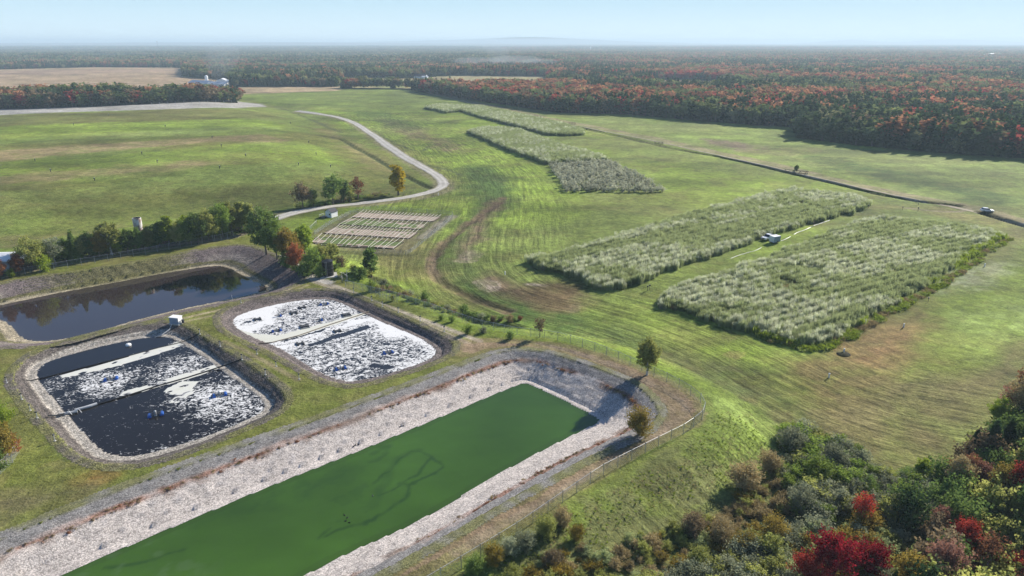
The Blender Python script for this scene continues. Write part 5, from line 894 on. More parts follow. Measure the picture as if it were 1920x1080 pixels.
# ---- marker posts on the crests
pm_ = MB().tube((0, 0, -.1), (0, 0, 1.15), .06, .06, 8).mesh('post', M_GREYP); hm_ = MB().box((0, 0, 1.22), (.34, .22, .20)).mesh('head', M_DARKST); cap_ = MB().tube((0, 0, -.02), (0, 0, .10), .22, .18, 8).mesh('base_ring', M_CONC)
def marker(px, py, label, group, hs=1.0, head=True):
    q = P1(px, py); e_ = empty('marker_post', q, random.uniform(0, 3), label=label, cat='post', group=group); e_.scale = (1, 1, hs); link('post', pm_, e_); link('base_ring', cap_, e_)
    if head: link('head', hm_, e_)
G1 = 'marker posts around the aeration ponds'
for (px, py), lb in zip([(663,549),(697,564),(717,575),(747,586),(788,602),(833,622)], ['farthest post', 'second post from the far corner', 'third post, beside the divider end', 'fourth post from the far corner', 'fifth post from the far corner', 'nearest post']): marker(px, py, 'headed post on the foamy pond right crest, '+lb, G1)
for (px, py), lb in zip([(375,627),(413,650),(454,675),(498,703)], ['at its far corner', 'second from the far corner', 'at the end of the middle boom', 'fourth from the far corner']): marker(px, py, 'short post on the dark pond right crest '+lb, G1)
for (px, py), lb in zip([(482,664),(518,687),(561,711)], ['farthest', 'middle one', 'nearest']): marker(px, py, 'short post on the left crest of the foamy pond, '+lb, G1, .9)
for (px, py), lb in zip([(13,718),(41,749),(57,770),(70,784),(103,827)], ['farthest', 'second', 'third, with a dark head', 'fourth, beside the boom end', 'nearest']): marker(px, py, 'pale post on the left crest of the dark pond, '+lb, G1, .95)
marker(436,565, 'pale post on the dike between blue lagoon and foamy pond, left one', G1, 1.4, False); marker(452,568, 'pale post on the dike between blue lagoon and foamy pond, right one', G1, 1.0, False); marker(327,588, 'thin dark post at the water edge of the blue lagoon', G1, 1.0, False)
# ---- aerators
dr_ = MB(); 
for a, b, r0, r1 in ((-.62, -.55, .18, .36), (-.55, .55, .36, .36), (.55, .62, .36, .18)): dr_.tube((a, 0, .12), (b, 0, .12), r0, r1, 14)
dr_ = dr_.mesh('float_drum', M_BLUE, smooth=False); rib_ = MB().tube((-.3, 0, .12), (-.24, 0, .12), .385, .385, 14).tube((.24, 0, .12), (.3, 0, .12), .385, .385, 14).mesh('hoop', M_DARKST)
fr_ = MB().box((0, 0, .42), (2.5, .10, .08)).box((0, .4, .42), (2.3, .08, .08)).box((0, -.4, .42), (2.3, .08, .08)).mesh('frame', M_DARKST); mo_ = MB().tube((0, 0, .35), (0, 0, .95), .22, .22, 10).tube((0, 0, .95), (0, 0, 1.05), .25, .12, 10).tube((0, 0, -.2), (0, 0, .35), .30, .14, 10).mesh('motor', M_GALV)
def aerator(px, py, b, rz, label, two=True, s=1.0):
    q = PZ(px, py, b.zw); e_ = empty('surface_aerator', (q[0], q[1], b.zw), rz, label=label, cat='aerator', group='blue float aerators on the ponds'); e_.scale = (s, s, s)
    for sx in ((-1.05, 1.05) if two else (.5,)):
        d = link('float_drum', dr_, e_, (sx, 0, 0)); d.rotation_euler = (0, 0, R(90)); h_ = link('hoop', rib_, d)
    link('frame', fr_, e_); link('motor', mo_, e_)
for px, py, b, lb, tw in ((208,712,B_DARK,'in the upper foam patch of the dark pond',1), (412,742,B_DARK,'in the right foam patch of the dark pond',1), (292,779,B_DARK,'in the clear dark water nearest the camera',1), (608,571,B_FOAM,'at the far end of the foamy pond',1), (600,601,B_FOAM,'right of the dark raft in the far half of the foamy pond',0), (519,621,B_FOAM,'at the left of the foamy pond near the cream scum',1), (523,593,B_FOAM,'half hidden in foam near the left shore of the foamy pond',0), (639,692,B_FOAM,'nearest the camera in the foamy pond',1), (728,662,B_FOAM,'at the right end of the foamy pond',1)):
    aerator(px, py, b, .45, 'blue drum aerator '+lb, bool(tw), .92 if b is B_DARK else .8)
# ---- mixer rafts
pn_ = MB().box((0, 0, .10), (.55, 2.6, .35)).mesh('pontoon', M_BLACK); dk_ = MB().box((0, 0, .32), (2.2, .9, .08)).mesh('deck', M_DARKST); ms_ = MB().tube((0, 0, .3), (0, 0, 1.8), .05, .05, 6).tube((-.5, 0, 1.5), (.5, 0, 1.5), .035, .035, 5).tube((.5, 0, .35), (.5, 0, 1.5), .035, .035, 5).mesh('hoist_mast', M_GALV)
rl_ = MB().box((0, 0, .14), (2.6, .16, .18)).box((0, 1.3, .14), (2.6, .16, .18)).box((0, -1.3, .14), (2.6, .16, .18)).mesh('edge_beam', M_CONC)
for px, py, lb, big in ((650,591,'with mast and pale edge beams near the divider, right one',1), (571,613,'with mast and pale edge beams near the divider, left one',1), (567,577,'at the far side of the foamy pond',0), (483,599,'in the open dark patch by the left shore',0), (633,621,'just right of the divider in the foamy pond',0), (563,645,'in the dark patch right of the divider, left one',0), (551,587,'small one between the far and the left rafts',0)):
    q = PZ(px, py, -1.0); e_ = empty('mixer_raft', (q[0], q[1], -1.0), .5, label='dark floating mixer raft '+lb, cat='raft', group='mixer rafts on the foamy pond'); e_.scale = (.8, .8, .8) if big else (.7, .7, .7)
    link('pontoon', pn_, e_, (-.85, 0, 0)); link('pontoon', pn_, e_, (.85, 0, 0)); link('deck', dk_, e_)
    if big: link('hoist_mast', ms_, e_); link('edge_beam', rl_, e_)
# ---- booms and pipes
def boom(name, pp, zs, rad, mat, label, cat='boom', sag=0, n=6, parts=None):
    pts = [Vector((*PZ(a, b, z), z)) for (a, b), z in zip(pp, zs)]; o0 = pts[0].copy(); mb = MB().path([p-o0 for p in pts], rad, n); 
    if not parts: o = mb.build(name, mat, None, o0); return tag(o, label, cat)
    e_ = empty(name, o0, label=label, cat=cat); mb.build(parts, mat, e_); return e_
boom('floating_boom', [(28,713),(60,713),(90,706),(160,688),(230,670),(300,651),(345,640),(374,625)], [-.5,-1.05,-1.12,-1.12,-1.12,-1.12,-1.0,0.1], .09, M_BLACK, 'thin black boom across the far part of the dark pond', n=6)
e_ = boom('floating_boom', [(90,779),(105,779),(128,774),(160,765),(200,753),(250,738),(300,722),(350,708),(400,692),(425,684),(453,673)], [.1,-.5,-1.08,-1.1,-1.1,-1.10,-1.10,-1.10,-1.05,-.5,.1], .14, M_BLACK, 'thick black boom with grey float tubes across the middle of the dark pond', parts='boom_pipe')
o0 = Vector(e_.location)
for a, b in (((112,778),(145,771)), ((140,769),(172,761)), ((160,764),(182,757))):
    p_, q_ = [Vector((*PZ(*k, -1.0), -.99))-o0 for k in (a, b)]; MB().tube(p_, q_, .26, .26, 10).build('float_tube', M_GREYP, e_)
for a in ((146,771), (128,775)):
    p_ = Vector((*PZ(*a, -.9), -.85))-o0; MB().path([p_+Vector((-.9, -.3, 0)), p_+Vector((0, .3, .25)), p_+Vector((.9, -.4, -.1))], .04, 5).build('rope', M_WHITE, e_)
boom('floating_boom', [(462,641),(478,645),(510,642),(560,629),(620,608),(670,592),(700,581),(720,576)], [-.4,-.85,-.92,-.92,-.92,-.92,-.8,.1], .11, M_WOOD, 'brown divider boom across the foamy pond with cream scum along it')
MB().tube((0, 0, 0), (0, 0, .01), .01)
q = PZ(241, 648, -1.2); bu = MB(); 
for z0, z1, a, b in ((-.2, 0, .3, .62), (0, .3, .62, .66), (.3, .5, .66, .45), (.5, .58, .45, .1)): bu.tube((0, 0, z0), (0, 0, z1), a, b, 12)
e_ = empty('white_float', (q[0], q[1], -1.2), label='small white float alone in the far strip of the dark pond', cat='float'); bu.build('float_body', M_WHITE, e_); MB().tube((0, 0, .5), (0, 0, .85), .04, .04, 6).build('lifting_eye', M_GALV, e_); e_.scale = (.9, .9, .9)
# ---- control cabinet with pipe
q = P1(331, 607); e_ = empty('control_cabinet', q, R(-12), label='blue grey metal cabinet with white lid on the corner of the dark pond', cat='cabinet')
MB().box((0, 0, .15), (2.6, 1.9, .3)).build('base', M_CONC, e_); MB().box((0, 0, 1.0), (2.2, 1.5, 1.4)).build('body', [M_WALLB], e_); MB().box((0, 0, 1.75), (2.4, 1.7, .12)).build('lid', M_WHITE, e_); MB().box((1.12, 0, 1.0), (.05, 1.4, 1.3)).build('side_door', M_WHITE, e_); MB().box((.5, -.77, 1.0), (.9, .05, 1.2)).build('door', M_WALLB, e_)
MB().tube((1.6, .2, .3), (1.6, .2, 1.1), .3, .3, 10).tube((1.3, .2, .9), (1.7, .2, 1.0), .12, .12, 8).build('blower', M_DARKST, e_)
pts = [Vector((q.x-.6, q.y-.9, .35)), Vector((*PZ(318, 618, -.4), -.35)), Vector((*PZ(303, 629, -1), -.9)), Vector((*PZ(290, 633, -1.2), -1.15))]; tag(MB().path([p-pts[0] for p in pts], .09, 8).build('grey_pipe', M_GREYP, None, pts[0]), 'grey pipe running from the cabinet down into the dark pond', 'pipe')
# ---- black tank
q = P1(616, 517); e_ = empty('storage_tank', q, label='tall black cylindrical tank on a concrete pad', cat='tank'); MB().box((0, 0, .08), (4.6, 4.2, .22), rz=.3).build('pad', M_CONC, e_); tk = MB().tube((0, 0, .18), (0, 0, 4.3), 1.45, 1.45, 28).build('shell', M_BLACK, e_)
MB().tube((0, 0, 4.3), (0, 0, 4.6), 1.52, .5, 28).tube((0, 0, 4.6), (0, 0, 4.75), .3, .3, 12).build('roof', M_BLACK, e_)
for z in (1.2, 2.2, 3.2, 4.2): MB().tube((0, 0, z), (0, 0, z+.1), 1.50, 1.50, 28, cap=True).build('hoop', M_DARKST, e_)
lad = MB(); [lad.tube((s, -1.6, .2), (s, -1.6, 4.5), .03, .03, 5) for s in (-.2, .2)]; [lad.tube((-.2, -1.6, k*.35+.4), (.2, -1.6, k*.35+.4), .02, .02, 4) for k in range(12)]; lad.build('ladder', M_GALV, e_)
tree(651, 527, 26, 'bare', 'grey', 'tangle of leafless pale grey branches right of the black tank', 'mid', 'bare_bush', bark=plain('pale_twigs', (.50,.48,.46), .9), wid=1.5, cat='bush'); tree(642, 526, 20, 'bare', 'grey', 'smaller leafless grey bush touching the black tank pad', 'mid', 'bare_bush', bark=M_BIRCH, wid=1.5, cat='bush')
# ---- shed by the seed beds
def hut(px, py, w_, d_, h_, rz, name, label, wall, roof, pitch=.5, cat='shed', win=True, sc_=1):
    q = P1(px, py); e_ = empty(name, q, rz, label=label, cat=cat); e_.scale = (sc_,)*3; MB().box((0, 0, h_/2), (w_, d_, h_)).prism([(-w_/2, h_), (w_/2, h_), (0, h_+pitch*w_/2)], -d_/2, d_/2).build('wall', wall, e_)
    for s in (-1, 1):
        a = math.atan(pitch); L = w_/2/math.cos(a)+.25; MB().add([(0, -d_/2-.2, h_+pitch*w_/2+.03), (0, d_/2+.2, h_+pitch*w_/2+.03), (s*(w_/2+.22), d_/2+.2, h_-.22*pitch+.03), (s*(w_/2+.22), -d_/2-.2, h_-.22*pitch+.03), (0, -d_/2-.2, h_+pitch*w_/2+.13), (0, d_/2+.2, h_+pitch*w_/2+.13), (s*(w_/2+.22), d_/2+.2, h_-.22*pitch+.13), (s*(w_/2+.22), -d_/2-.2, h_-.22*pitch+.13)], [(0,1,2,3),(7,6,5,4),(0,4,5,1),(1,5,6,2),(2,6,7,3),(3,7,4,0)]).build('roof', roof, e_)
    if win:
        dr = MB().box((-w_*.2, -d_/2-.03, h_*.42), (w_*.25, .06, h_*.84)).build('door', M_WHITE, e_); MB().tube((-w_*.12, -d_/2-.1, h_*.42), (-w_*.12, -d_/2-.1, h_*.5), .03).build('handle', M_DARKST, dr); wf = MB().box((w_*.22, -d_/2-.03, h_*.6), (w_*.28, .06, h_*.35)).build('window', M_WHITE, e_); MB().box((w_*.22, -d_/2-.07, h_*.6), (w_*.22, .02, h_*.27)).build('pane', M_GLASS, wf)
    return e_
e_ = hut(622, 406, 3.0, 3.4, 2.1, R(-28), 'garden_shed', 'small pale blue shed with dark pitched roof beside the gravel road', M_WHITE, M_ROOFD, .7)
q = P1(622, 406); st = empty('shed_deck', (q.x-2.6, q.y-1.2, q.z), R(-28), label='low pale deck with railing left of the small shed', cat='deck'); MB().box((0, 0, .3), (2.4, 2.6, .15)).build('deck_floor', M_WOOD, st); [MB().tube((a, b, 0), (a, b, 1.2), .05, .05, 5).build('leg', M_WHITE, st) for a in (-1.1, 1.1) for b in (-1.2, 1.2)]; MB().box((0, -1.2, 1.15), (2.3, .08, .08)).box((-1.1, 0, 1.15), (.08, 2.4, .08)).build('railing', M_WHITE, st)
# ---- long building at the left edge
q = P1(-6, 512); e_ = empty('white_roofed_building', (q.x, q.y+2, q.z), R(4), label='long low building with white roof and blue grey wall at the left edge', cat='building')
MB().box((-5, 0, 1.9), (20, 8, 3.8)).build('wall', M_WALLB, e_); MB().add([(-15.4, -4.5, 3.9), (5.4, -4.5, 3.9), (5.4, 0, 5.0), (-15.4, 0, 5.0), (-15.4, 4.5, 3.9), (5.4, 4.5, 3.9), (-15.4, -4.5, 4.15), (5.4, -4.5, 4.15), (5.4, 0, 5.25), (-15.4, 0, 5.25), (-15.4, 4.5, 4.15), (5.4, 4.5, 4.15)], [(6,7,8,9),(9,8,11,10),(0,3,2,1),(3,4,5,2),(0,1,7,6),(4,10,11,5),(1,2,8,7),(2,5,11,8),(0,6,9,3),(3,9,10,4)]).build('roof', M_ROOFW, e_); MB().box((-5, -4.06, .5), (19.6, .12, 1.0)).build('plinth', M_ROOFD, e_)
for k in (-9, -1.5): MB().box((k, -4.05, 1.6), (2.4, .12, 2.9)).build('door', M_GREYP, e_)
# ---- silo
q = P1(266, 462); e_ = empty('silo', q, label='white rust stained cylindrical silo with open dark top behind the tree line', cat='silo'); n_ = 26; V = []; F_ = []; zt = px_m(266, 462, 55)
for rr_, z in ((1.25, 0), (1.25, zt), (1.13, zt), (1.13, zt-2.5), (0.01, zt-2.5)):
    V += [(rr_*math.cos(6.2832*k/n_), rr_*math.sin(6.2832*k/n_), z) for k in range(n_)]
for l in range(4): F_ += [(l*n_+k, l*n_+(k+1) % n_, (l+1)*n_+(k+1) % n_, (l+1)*n_+k) for k in range(n_)]
MB().add(V[:3*n_], F_[:2*n_]).build('shell', M_RUST, e_); MB().add(V[2*n_:], F_[:2*n_]).build('inner_lining', M_DARKST, e_); lad = MB(); [lad.tube((s, -1.33, .2), (s, -1.33, zt), .03, .03, 5) for s in (-.2, .2)]; [lad.tube((-.2, -1.33, k*.5+.4), (.2, -1.33, k*.5+.4), .02, .02, 4) for k in range(int(zt*2)-1)]; lad.build('ladder', M_GALV, e_)
for z in (zt*.33, zt*.66, zt-.15): MB().tube((0, 0, z), (0, 0, z+.08), 1.28, 1.28, n_, cap=False).build('hoop', M_RUST, e_)
# ---- vehicles
def wheels(e_, xs, y, rad=.38, wdt=.24):
    wm = MB().tube((0, -wdt/2, 0), (0, wdt/2, 0), rad, rad, 18).mesh('tyre', M_TYRE); rm = MB().tube((0, -wdt/2-.01, 0), (0, wdt/2+.01, 0), rad*.6, rad*.6, 12).mesh('rim', M_CHROME)
    for x_ in xs:
        for s in (-1, 1): hub = empty('wheel', (x_, s*y, rad)); hub.parent = e_; link('tyre', wm, hub); link('rim', rm, hub)
def bodywork(e_, prof, w_, name, mat, tuck=.0):
    """side profile (x,z) swept across the width with a slight tuck at the sides"""
    n = len(prof); vs = []; ys = [(-w_/2, .93), (-w_/2+.12, 1.0), (w_/2-.12, 1.0), (w_/2, .93)]; cz = sum(p[1] for p in prof)/n; cx = sum(p[0] for p in prof)/n
    for y_, k in ys: vs += [(cx+(x_-cx)*(.5+.5*k), y_, cz+(z_-cz)*k) for x_, z_ in prof]
    fs = [tuple(range(n)), tuple(range(4*n-1, 3*n-1, -1))]
    for l in range(3): fs += [(l*n+k, (l+1)*n+k, (l+1)*n+(k+1) % n, l*n+(k+1) % n) for k in range(n)]
    o = link(name, MB().add(vs, fs).mesh(name, mat), e_); bv = o.modifiers.new('bevel', 'BEVEL'); bv.width = .05; bv.segments = 2; bv.limit_method = 'ANGLE'; return o
q = P1(1849, 401); e_ = empty('parked_car', q, R(-14), label='white hatchback with dark windows parked on the dirt track at the far right', cat='car')
bodywork(e_, [(-2.2,.35),(2.2,.35),(2.28,.62),(2.15,.85),(1.05,1.0),(-2.1,1.02),(-2.25,.7)], 1.8, 'body', M_CAR); bodywork(e_, [(-2.0,1.0),(1.0,1.0),(.35,1.45),(-1.55,1.48)], 1.62, 'window', M_GLASS); bodywork(e_, [(-1.5,1.46),(.30,1.44),(.20,1.52),(-1.4,1.55)], 1.5, 'roof', M_CAR)
wheels(e_, (-1.35, 1.4), .82, .33); [MB().box((2.2, s*.62, .72), (.12, .34, .14)).build('headlight', M_CHROME, e_) for s in (-1, 1)]; [MB().box((-2.2, s*.66, .82), (.1, .28, .18)).build('tail_light', M_RED, e_) for s in (-1, 1)]; [MB().box((.75, s*.98, 1.05), (.14, .18, .12)).build('mirror', M_CAR, e_) for s in (-1, 1)]; MB().box((0, 0, .36), (4.0, 1.7, .22)).build('sill', M_BLACK, e_)
q = P1(1440, 449); e_ = empty('pickup_truck', q, R(215), label='white pickup truck with dark windows parked between the two crop blocks', cat='pickup truck')
bodywork(e_, [(.9,.45),(2.75,.45),(2.8,.75),(2.7,1.08),(1.2,1.18),(.9,1.18)], 1.95, 'hood', M_CAR); bodywork(e_, [(-1.0,.45),(.95,.45),(.95,1.2),(-1.0,1.2)], 1.95, 'body', M_CAR); bodywork(e_, [(-.98,1.18),(1.25,1.18),(.55,1.80),(-.85,1.82)], 1.75, 'window', M_GLASS); bodywork(e_, [(-.9,1.78),(.55,1.76),(.45,1.86),(-.8,1.88)], 1.66, 'roof', M_CAR)
bd = MB().box((-1.95, -.92, .85), (1.9, .1, .72)).box((-1.95, .92, .85), (1.9, .1, .72)).box((-2.9, 0, .85), (.1, 1.9, .72)).box((-1.95, 0, .55), (1.9, 1.8, .1)); bd.build('cargo_bed', M_CAR, e_); wheels(e_, (-1.85, 1.85), .86, .40, .26); MB().box((2.82, 0, .55), (.12, 1.9, .22)).build('bumper', M_CHROME, e_); [MB().box((2.76, s*.74, .88), (.1, .32, .18)).build('headlight', M_CHROME, e_) for s in (-1, 1)]; MB().box((2.80, 0, .86), (.06, 1.0, .24)).build('grille', M_BLACK, e_); [MB().box((.85, s*1.06, 1.25), (.14, .2, .16)).build('mirror', M_BLACK, e_) for s in (-1, 1)]
q = P1(1452, 455); e_ = empty('box_trailer', q, R(208), label='white box trailer standing right beside the pickup truck', cat='trailer')
MB().box((0, 0, 1.35), (2.9, 2.0, 1.9)).build('box', M_WALLB, e_); MB().box((0, 0, 2.33), (3.0, 2.08, .08)).build('roof', M_WHITE, e_); MB().box((1.48, 0, 1.35), (.06, 1.9, 1.8)).build('front_panel', M_WHITE, e_); MB().box((-1.48, -.48, 1.3), (.06, .9, 1.7)).box((-1.48, .48, 1.3), (.06, .9, 1.7)).build('door', M_WHITE, e_); MB().tube((1.5, 0, .5), (2.6, 0, .5), .06).tube((1.5, .6, .5), (2.6, 0, .5), .05).tube((1.5, -.6, .5), (2.6, 0, .5), .05).build('drawbar', M_DARKST, e_); wheels(e_, (-.2,), .98, .34, .22); [MB().box((-.2, s*1.05, .78), (1.0, .3, .06)).build('mudguard', M_DARKST, e_) for s in (-1, 1)]
# ---- white hoses on the grass between the crops
def hose(pp, label, rad=.10):
    P_ = PL(pp); pts = smooth_poly(P_[:, :2], 2, False); Zp = hgt(pts[:, 0], pts[:, 1])+.08; pts = [Vector((a, b, c)) for (a, b), c in zip(pts, Zp)]; tag(MB().path([p-pts[0] for p in pts], rad, 6).build('white_hose', M_WHITE, None, pts[0]), label, 'hose', 'white hoses laid on the grass between the crop blocks')
hose([(1489,440),(1495,436),(1505,433),(1515,429),(1524,424),(1536,420),(1548,416),(1556,413)], 'white hose lying on the grass right of the pickup, longest piece', .07); hose([(1464,452),(1473,449),(1482,444)], 'short white hose end just right of the box trailer', .06); hose([(1370,485),(1385,479),(1402,474),(1418,470),(1428,464)], 'thin white hose on the grass left of the pickup', .05); hose([(1582,401),(1590,399),(1602,396)], 'short white hose piece at the far end of the grass lane')
# ---- seed beds
M_RIB = plain('cream_pipe', (.46,.43,.38), .6)
BEDS = [((675,399),(826,408),(812,416),(660,408),'farthest straw covered seed bed, fully mulched'), ((654,411),(802,422),(789,431),(634,421),'second seed bed from the road, half green'), ((628,427),(783,437),(768,448),(607,438),'third seed bed from the road, densely ribbed'), ((595,445),(757,455),(738,467),(580,455),'nearest seed bed, above the dark hedge')]
for bi, (a, b, c, d, lb) in enumerate(BEDS):
    A, B_, C_, D = [P1(*k) for k in (a, b, c, d)]; o0 = A.copy(); e_ = empty('seed_bed', o0, label=lb, cat='seed bed', group='seed beds in the fenced garden'); nx_, ny_ = 40, 8; V = []
    for i in range(nx_+1):
        for j in range(ny_+1):
            p = A.lerp(B_, i/nx_).lerp(D.lerp(C_, i/nx_), j/ny_); V.append((p.x-o0.x, p.y-o0.y, float(hbase(p.x, p.y))-o0.z+.16+random.uniform(0, .08)))
    F_ = [(i*(ny_+1)+j, i*(ny_+1)+j+1, (i+1)*(ny_+1)+j+1, (i+1)*(ny_+1)+j) for i in range(nx_) for j in range(ny_)]; mi = [0 if (bi == 0 or (bi == 2 and random.random() < .8) or fbm(i*.25, (k_ % ny_)*.3, 1, 5+bi, 2) > (.56 if bi in (1, 3) else .42)) else 1 for i in range(nx_) for k_ in range(ny_)]
    me = bpy.data.meshes.new('mulch'); me.from_pydata(V, [], [f[::-1] for f in F_]); me.materials.append(M_STRAW); me.materials.append(surf('bed_greens%d' % bi, (.10,.14,.04), var=((.6,.4),))); me.polygons.foreach_set('material_index', mi); link('mulch', me, e_)
    ed = MB(); 
    for p_, q_ in ((A, B_), (D, C_), (A, D), (B_, C_)): ed.tube(p_-o0+Vector((0, 0, .12)), q_-o0+Vector((0, 0, .12)), .16, .16, 4)
    ed.build('edge_board', M_SOIL, e_); nr_ = 24 if bi in (0, 2) else 17
    for k in range(nr_):
        t_ = (k+.6)/nr_; p_, q_ = A.lerp(B_, t_)-o0, D.lerp(C_, min(1, t_+.0))-o0; L = [p_.lerp(q_, s).xy for s in (-.25, 0, .33, .66, 1, 1.1)]; zz = [.75, .55, .48, .42, .35, .1]; j_ = random.uniform(-.2, .2); MB().path([Vector((l.x+j_*i_, l.y, zz[i_]+(p_.z+q_.z)/2)) for i_, l in enumerate(L)], .07, 5).build('rib_pipe', M_RIB, e_)
# ---- stakes, wellheads, instruments
wh_ = MB().tube((0, 0, -.1), (0, 0, 1.3), .16, .16, 8).mesh('pipe', M_DARKST); wv_ = MB().box((.25, 0, 1.1), (.5, .2, .35)).mesh('valve', M_DARKST); wc_ = MB().tube((0, 0, 1.3), (0, 0, 1.42), .24, .24, 8).mesh('cap', M_GREYP)
def wellhead(px, py, label, s=1.0, white=False):
    q = P1(px, py); e_ = empty('wellhead', q, random.uniform(0, 6), label=label, cat='wellhead', group='small wellheads dotted over the mound'); e_.scale = (s, s, s); link('pipe', wh_, e_); link('valve', wv_, e_); link('cap', wc_, e_)
WL = [(138,235,'farthest left, under the gravel strip'), (204,217,'by the gravel strip'), (310,238,'in the far green band'), (398,259,'at the left end of the tan patch'), (415,275,'just below the tan patch'), (266,289,'in the middle of the tan band'), (66,302,'in the tan band near the left edge'), (295,305,'below the tan band'), (461,293,'below the right part of the tan patch'), (412,316,'in the lower green band'), (95,322,'in the green band near the left edge'), (178,339,'in the lower middle of the left field'), (579,268,'at the brow of the mound'), (593,290,'on the flank facing the road, upper'), (620,314,'on the flank facing the road, lower'), (545,232,'near the upper end of the gravel road'), (560,310,'left of the flank wellheads')]
for px, py, lb in WL: wellhead(px, py, 'small dark wellhead on the left mound '+lb, 1.0)
sk_ = MB().tube((0, 0, -.1), (0, 0, 1.5), .08, .06, 6).mesh('stake', M_WOOD); bx_ = MB().box((0, 0, 1.35), (.4, .3, .4)).mesh('instrument_box', M_DARKST); wb_ = MB().tube((0, 0, 0), (0, 0, .9), .16, .13, 8).mesh('tube', M_WHITE); wk_ = MB().tube((0, 0, .9), (0, 0, .98), .2, .1, 8).mesh('cap', M_WHITE)
for px, py, s, lb in ((1214,546,1.0,'left of two near the corner of the rear crop block'), (1218,543,.9,'right of two near the corner of the rear crop block'), (1627,392,1.1,'at the far corner of the rear crop block'), (1722,384,1.2,'beside the ditch end'), (1721,396,1.0,'in front of the ditch end'), (1692,394,.9,'by the bare loop of track'), (1525,424,.8,'beside the long white hose'), (1740,566,.8,'in the pale grass right of the front crop block')):
    q = P1(px, py); e_ = empty('instrument_stake', q, random.uniform(0, 3), label='small dark instrument stake '+lb, cat='stake', group='instrument stakes around the crops'); e_.scale = (s,)*3; link('stake', sk_, e_); link('instrument_box', bx_, e_)
for px, py, lb in ((1582,661,'on a bare soil mound in front of the front crop block'), (1694,614,'in the brown field right of the front crop block'), (1846,500,'in the pale grass at the right'), (1554,708,'alone in the mown swale'), (822,366,'beside the bend of the gravel road'), (947,560-45,'by the pale dirt patch in the swale')):
    q = P1(px, py); e_ = empty('sampling_tube', q, label='short white sampling tube '+lb, cat='tube', group='white sampling tubes in the fields'); link('tube', wb_, e_); link('cap', wk_, e_)
q = P1(1582, 664); mv = MB(); [mv.tube((0, 0, z0), (0, 0, z1), a, b, 12) for z0, z1, a, b in ((-.1, .15, 1.6, 1.2), (.15, .35, 1.2, .5))]; tag(mv.build('soil_heap', M_TRACK, None, q), 'low heap of dry soil around a white tube in front of the front crop block', 'heap')
# timber trestles along the far track
for px, py, lb, s in ((1073,233,'farthest, by the end of the long crop block',1), (1235,270,'middle one, beside the ditch',1), (1500,326,'nearest, under the small dark tree',1.2), (1480,322,'nearest on the left, leaning beside the small dark tree',.8)):
    q = P1(px, py); e_ = empty('timber_trestle', q, R(-30), label='timber trestle on the far track, '+lb, cat='trestle', group='timber trestles along the far track'); e_.scale = (s,)*3
    for x_ in (-2.4, 0, 2.4): MB().tube((x_-.5, -.6, 0), (x_, 0, 1.3), .11, .09, 6).tube((x_+.5, .6, 0), (x_, 0, 1.3), .11, .09, 6).build('leg', M_WOOD, e_)
    MB().tube((-3.2, 0, 1.25), (3.2, 0, 1.25), .13, .13, 6).build('beam', M_WOOD, e_); MB().tube((-2.8, .7, .15), (2.8, .7, .15), .14, .14, 6).build('log', M_WOOD, e_)
# utility poles at the wood edge
for px, py, h_, lb in ((902,197,10,'left of three at the edge of the red wood'), (950,201,11,'middle of three at the edge of the red wood'), (972,208,11,'right of three at the edge of the red wood'), (1186,222,9,'by the right part of the wood edge')):
    q = P1(px, py); e_ = empty('utility_pole', q, R(30), label='grey wooden utility pole, '+lb, cat='pole', group='utility poles along the red wood'); MB().tube((0, 0, -.2), (0, 0, h_), .17, .12, 7).build('pole', M_WOOD, e_); MB().box((0, 0, h_-.7), (2.2, .14, .16)).build('crossarm', M_WOOD, e_); [MB().tube((k, 0, h_-.62), (k, 0, h_-.4), .06, .05, 6).build('insulator', M_GREYP, e_) for k in (-.95, 0, .95)]
# fence posts on gravel strip by the left wood
sp_m = MB().tube((0, 0, -.1), (0, 0, 3.4), .12, .12, 6).mesh('post', M_GALV); e_ = empty('wire_fence', P1(280, 199), label='row of pale posts between the gravel strip and the left wood', cat='fence'); o0 = Vector(e_.location)
for px in list(range(285, 450, 15)): q = P1(px, 199-(px-285)*.028); link('post', sp_m, e_, q-o0)
for zz in (1.2, 3.2): a_, b_ = P1(285, 199)-o0, P1(435, 194.8)-o0; MB().tube(a_+Vector((0, 0, zz)), b_+Vector((0, 0, zz)), .03, .03, 4).build('wire', M_GALV, e_)
# ---- distant farm buildings
def barn(px, py, w_, d_, h_, rz, label, wall, roof, pitch=.5, cat='barn', name='barn', win=False, doors=1):
    q = PZ(px, py, BASE); e_ = empty(name, (q[0], q[1], BASE), rz, label=label, cat=cat); MB().box((0, 0, h_/2), (w_, d_, h_)).prism([(-w_/2, h_), (w_/2, h_), (0, h_+pitch*w_/2)], -d_/2, d_/2).build('wall', wall, e_); o_ = .8
    for s in (-1, 1): MB().add([(0, -d_/2-o_, h_+pitch*w_/2+.1), (0, d_/2+o_, h_+pitch*w_/2+.1), (s*(w_/2+o_), d_/2+o_, h_-o_*pitch+.1), (s*(w_/2+o_), -d_/2-o_, h_-o_*pitch+.1), (0, -d_/2-o_, h_+pitch*w_/2+.4), (0, d_/2+o_, h_+pitch*w_/2+.4), (s*(w_/2+o_), d_/2+o_, h_-o_*pitch+.4), (s*(w_/2+o_), -d_/2-o_, h_-o_*pitch+.4)], [(0,1,2,3),(7,6,5,4),(0,4,5,1),(1,5,6,2),(2,6,7,3),(3,7,4,0)]).build('roof', roof, e_)
    for k in range(doors): MB().box(((k-(doors-1)/2)*5, -d_/2-.06, h_*.4), (3.4, .12, h_*.8)).build('door', M_GREYROOF, e_)
    return e_
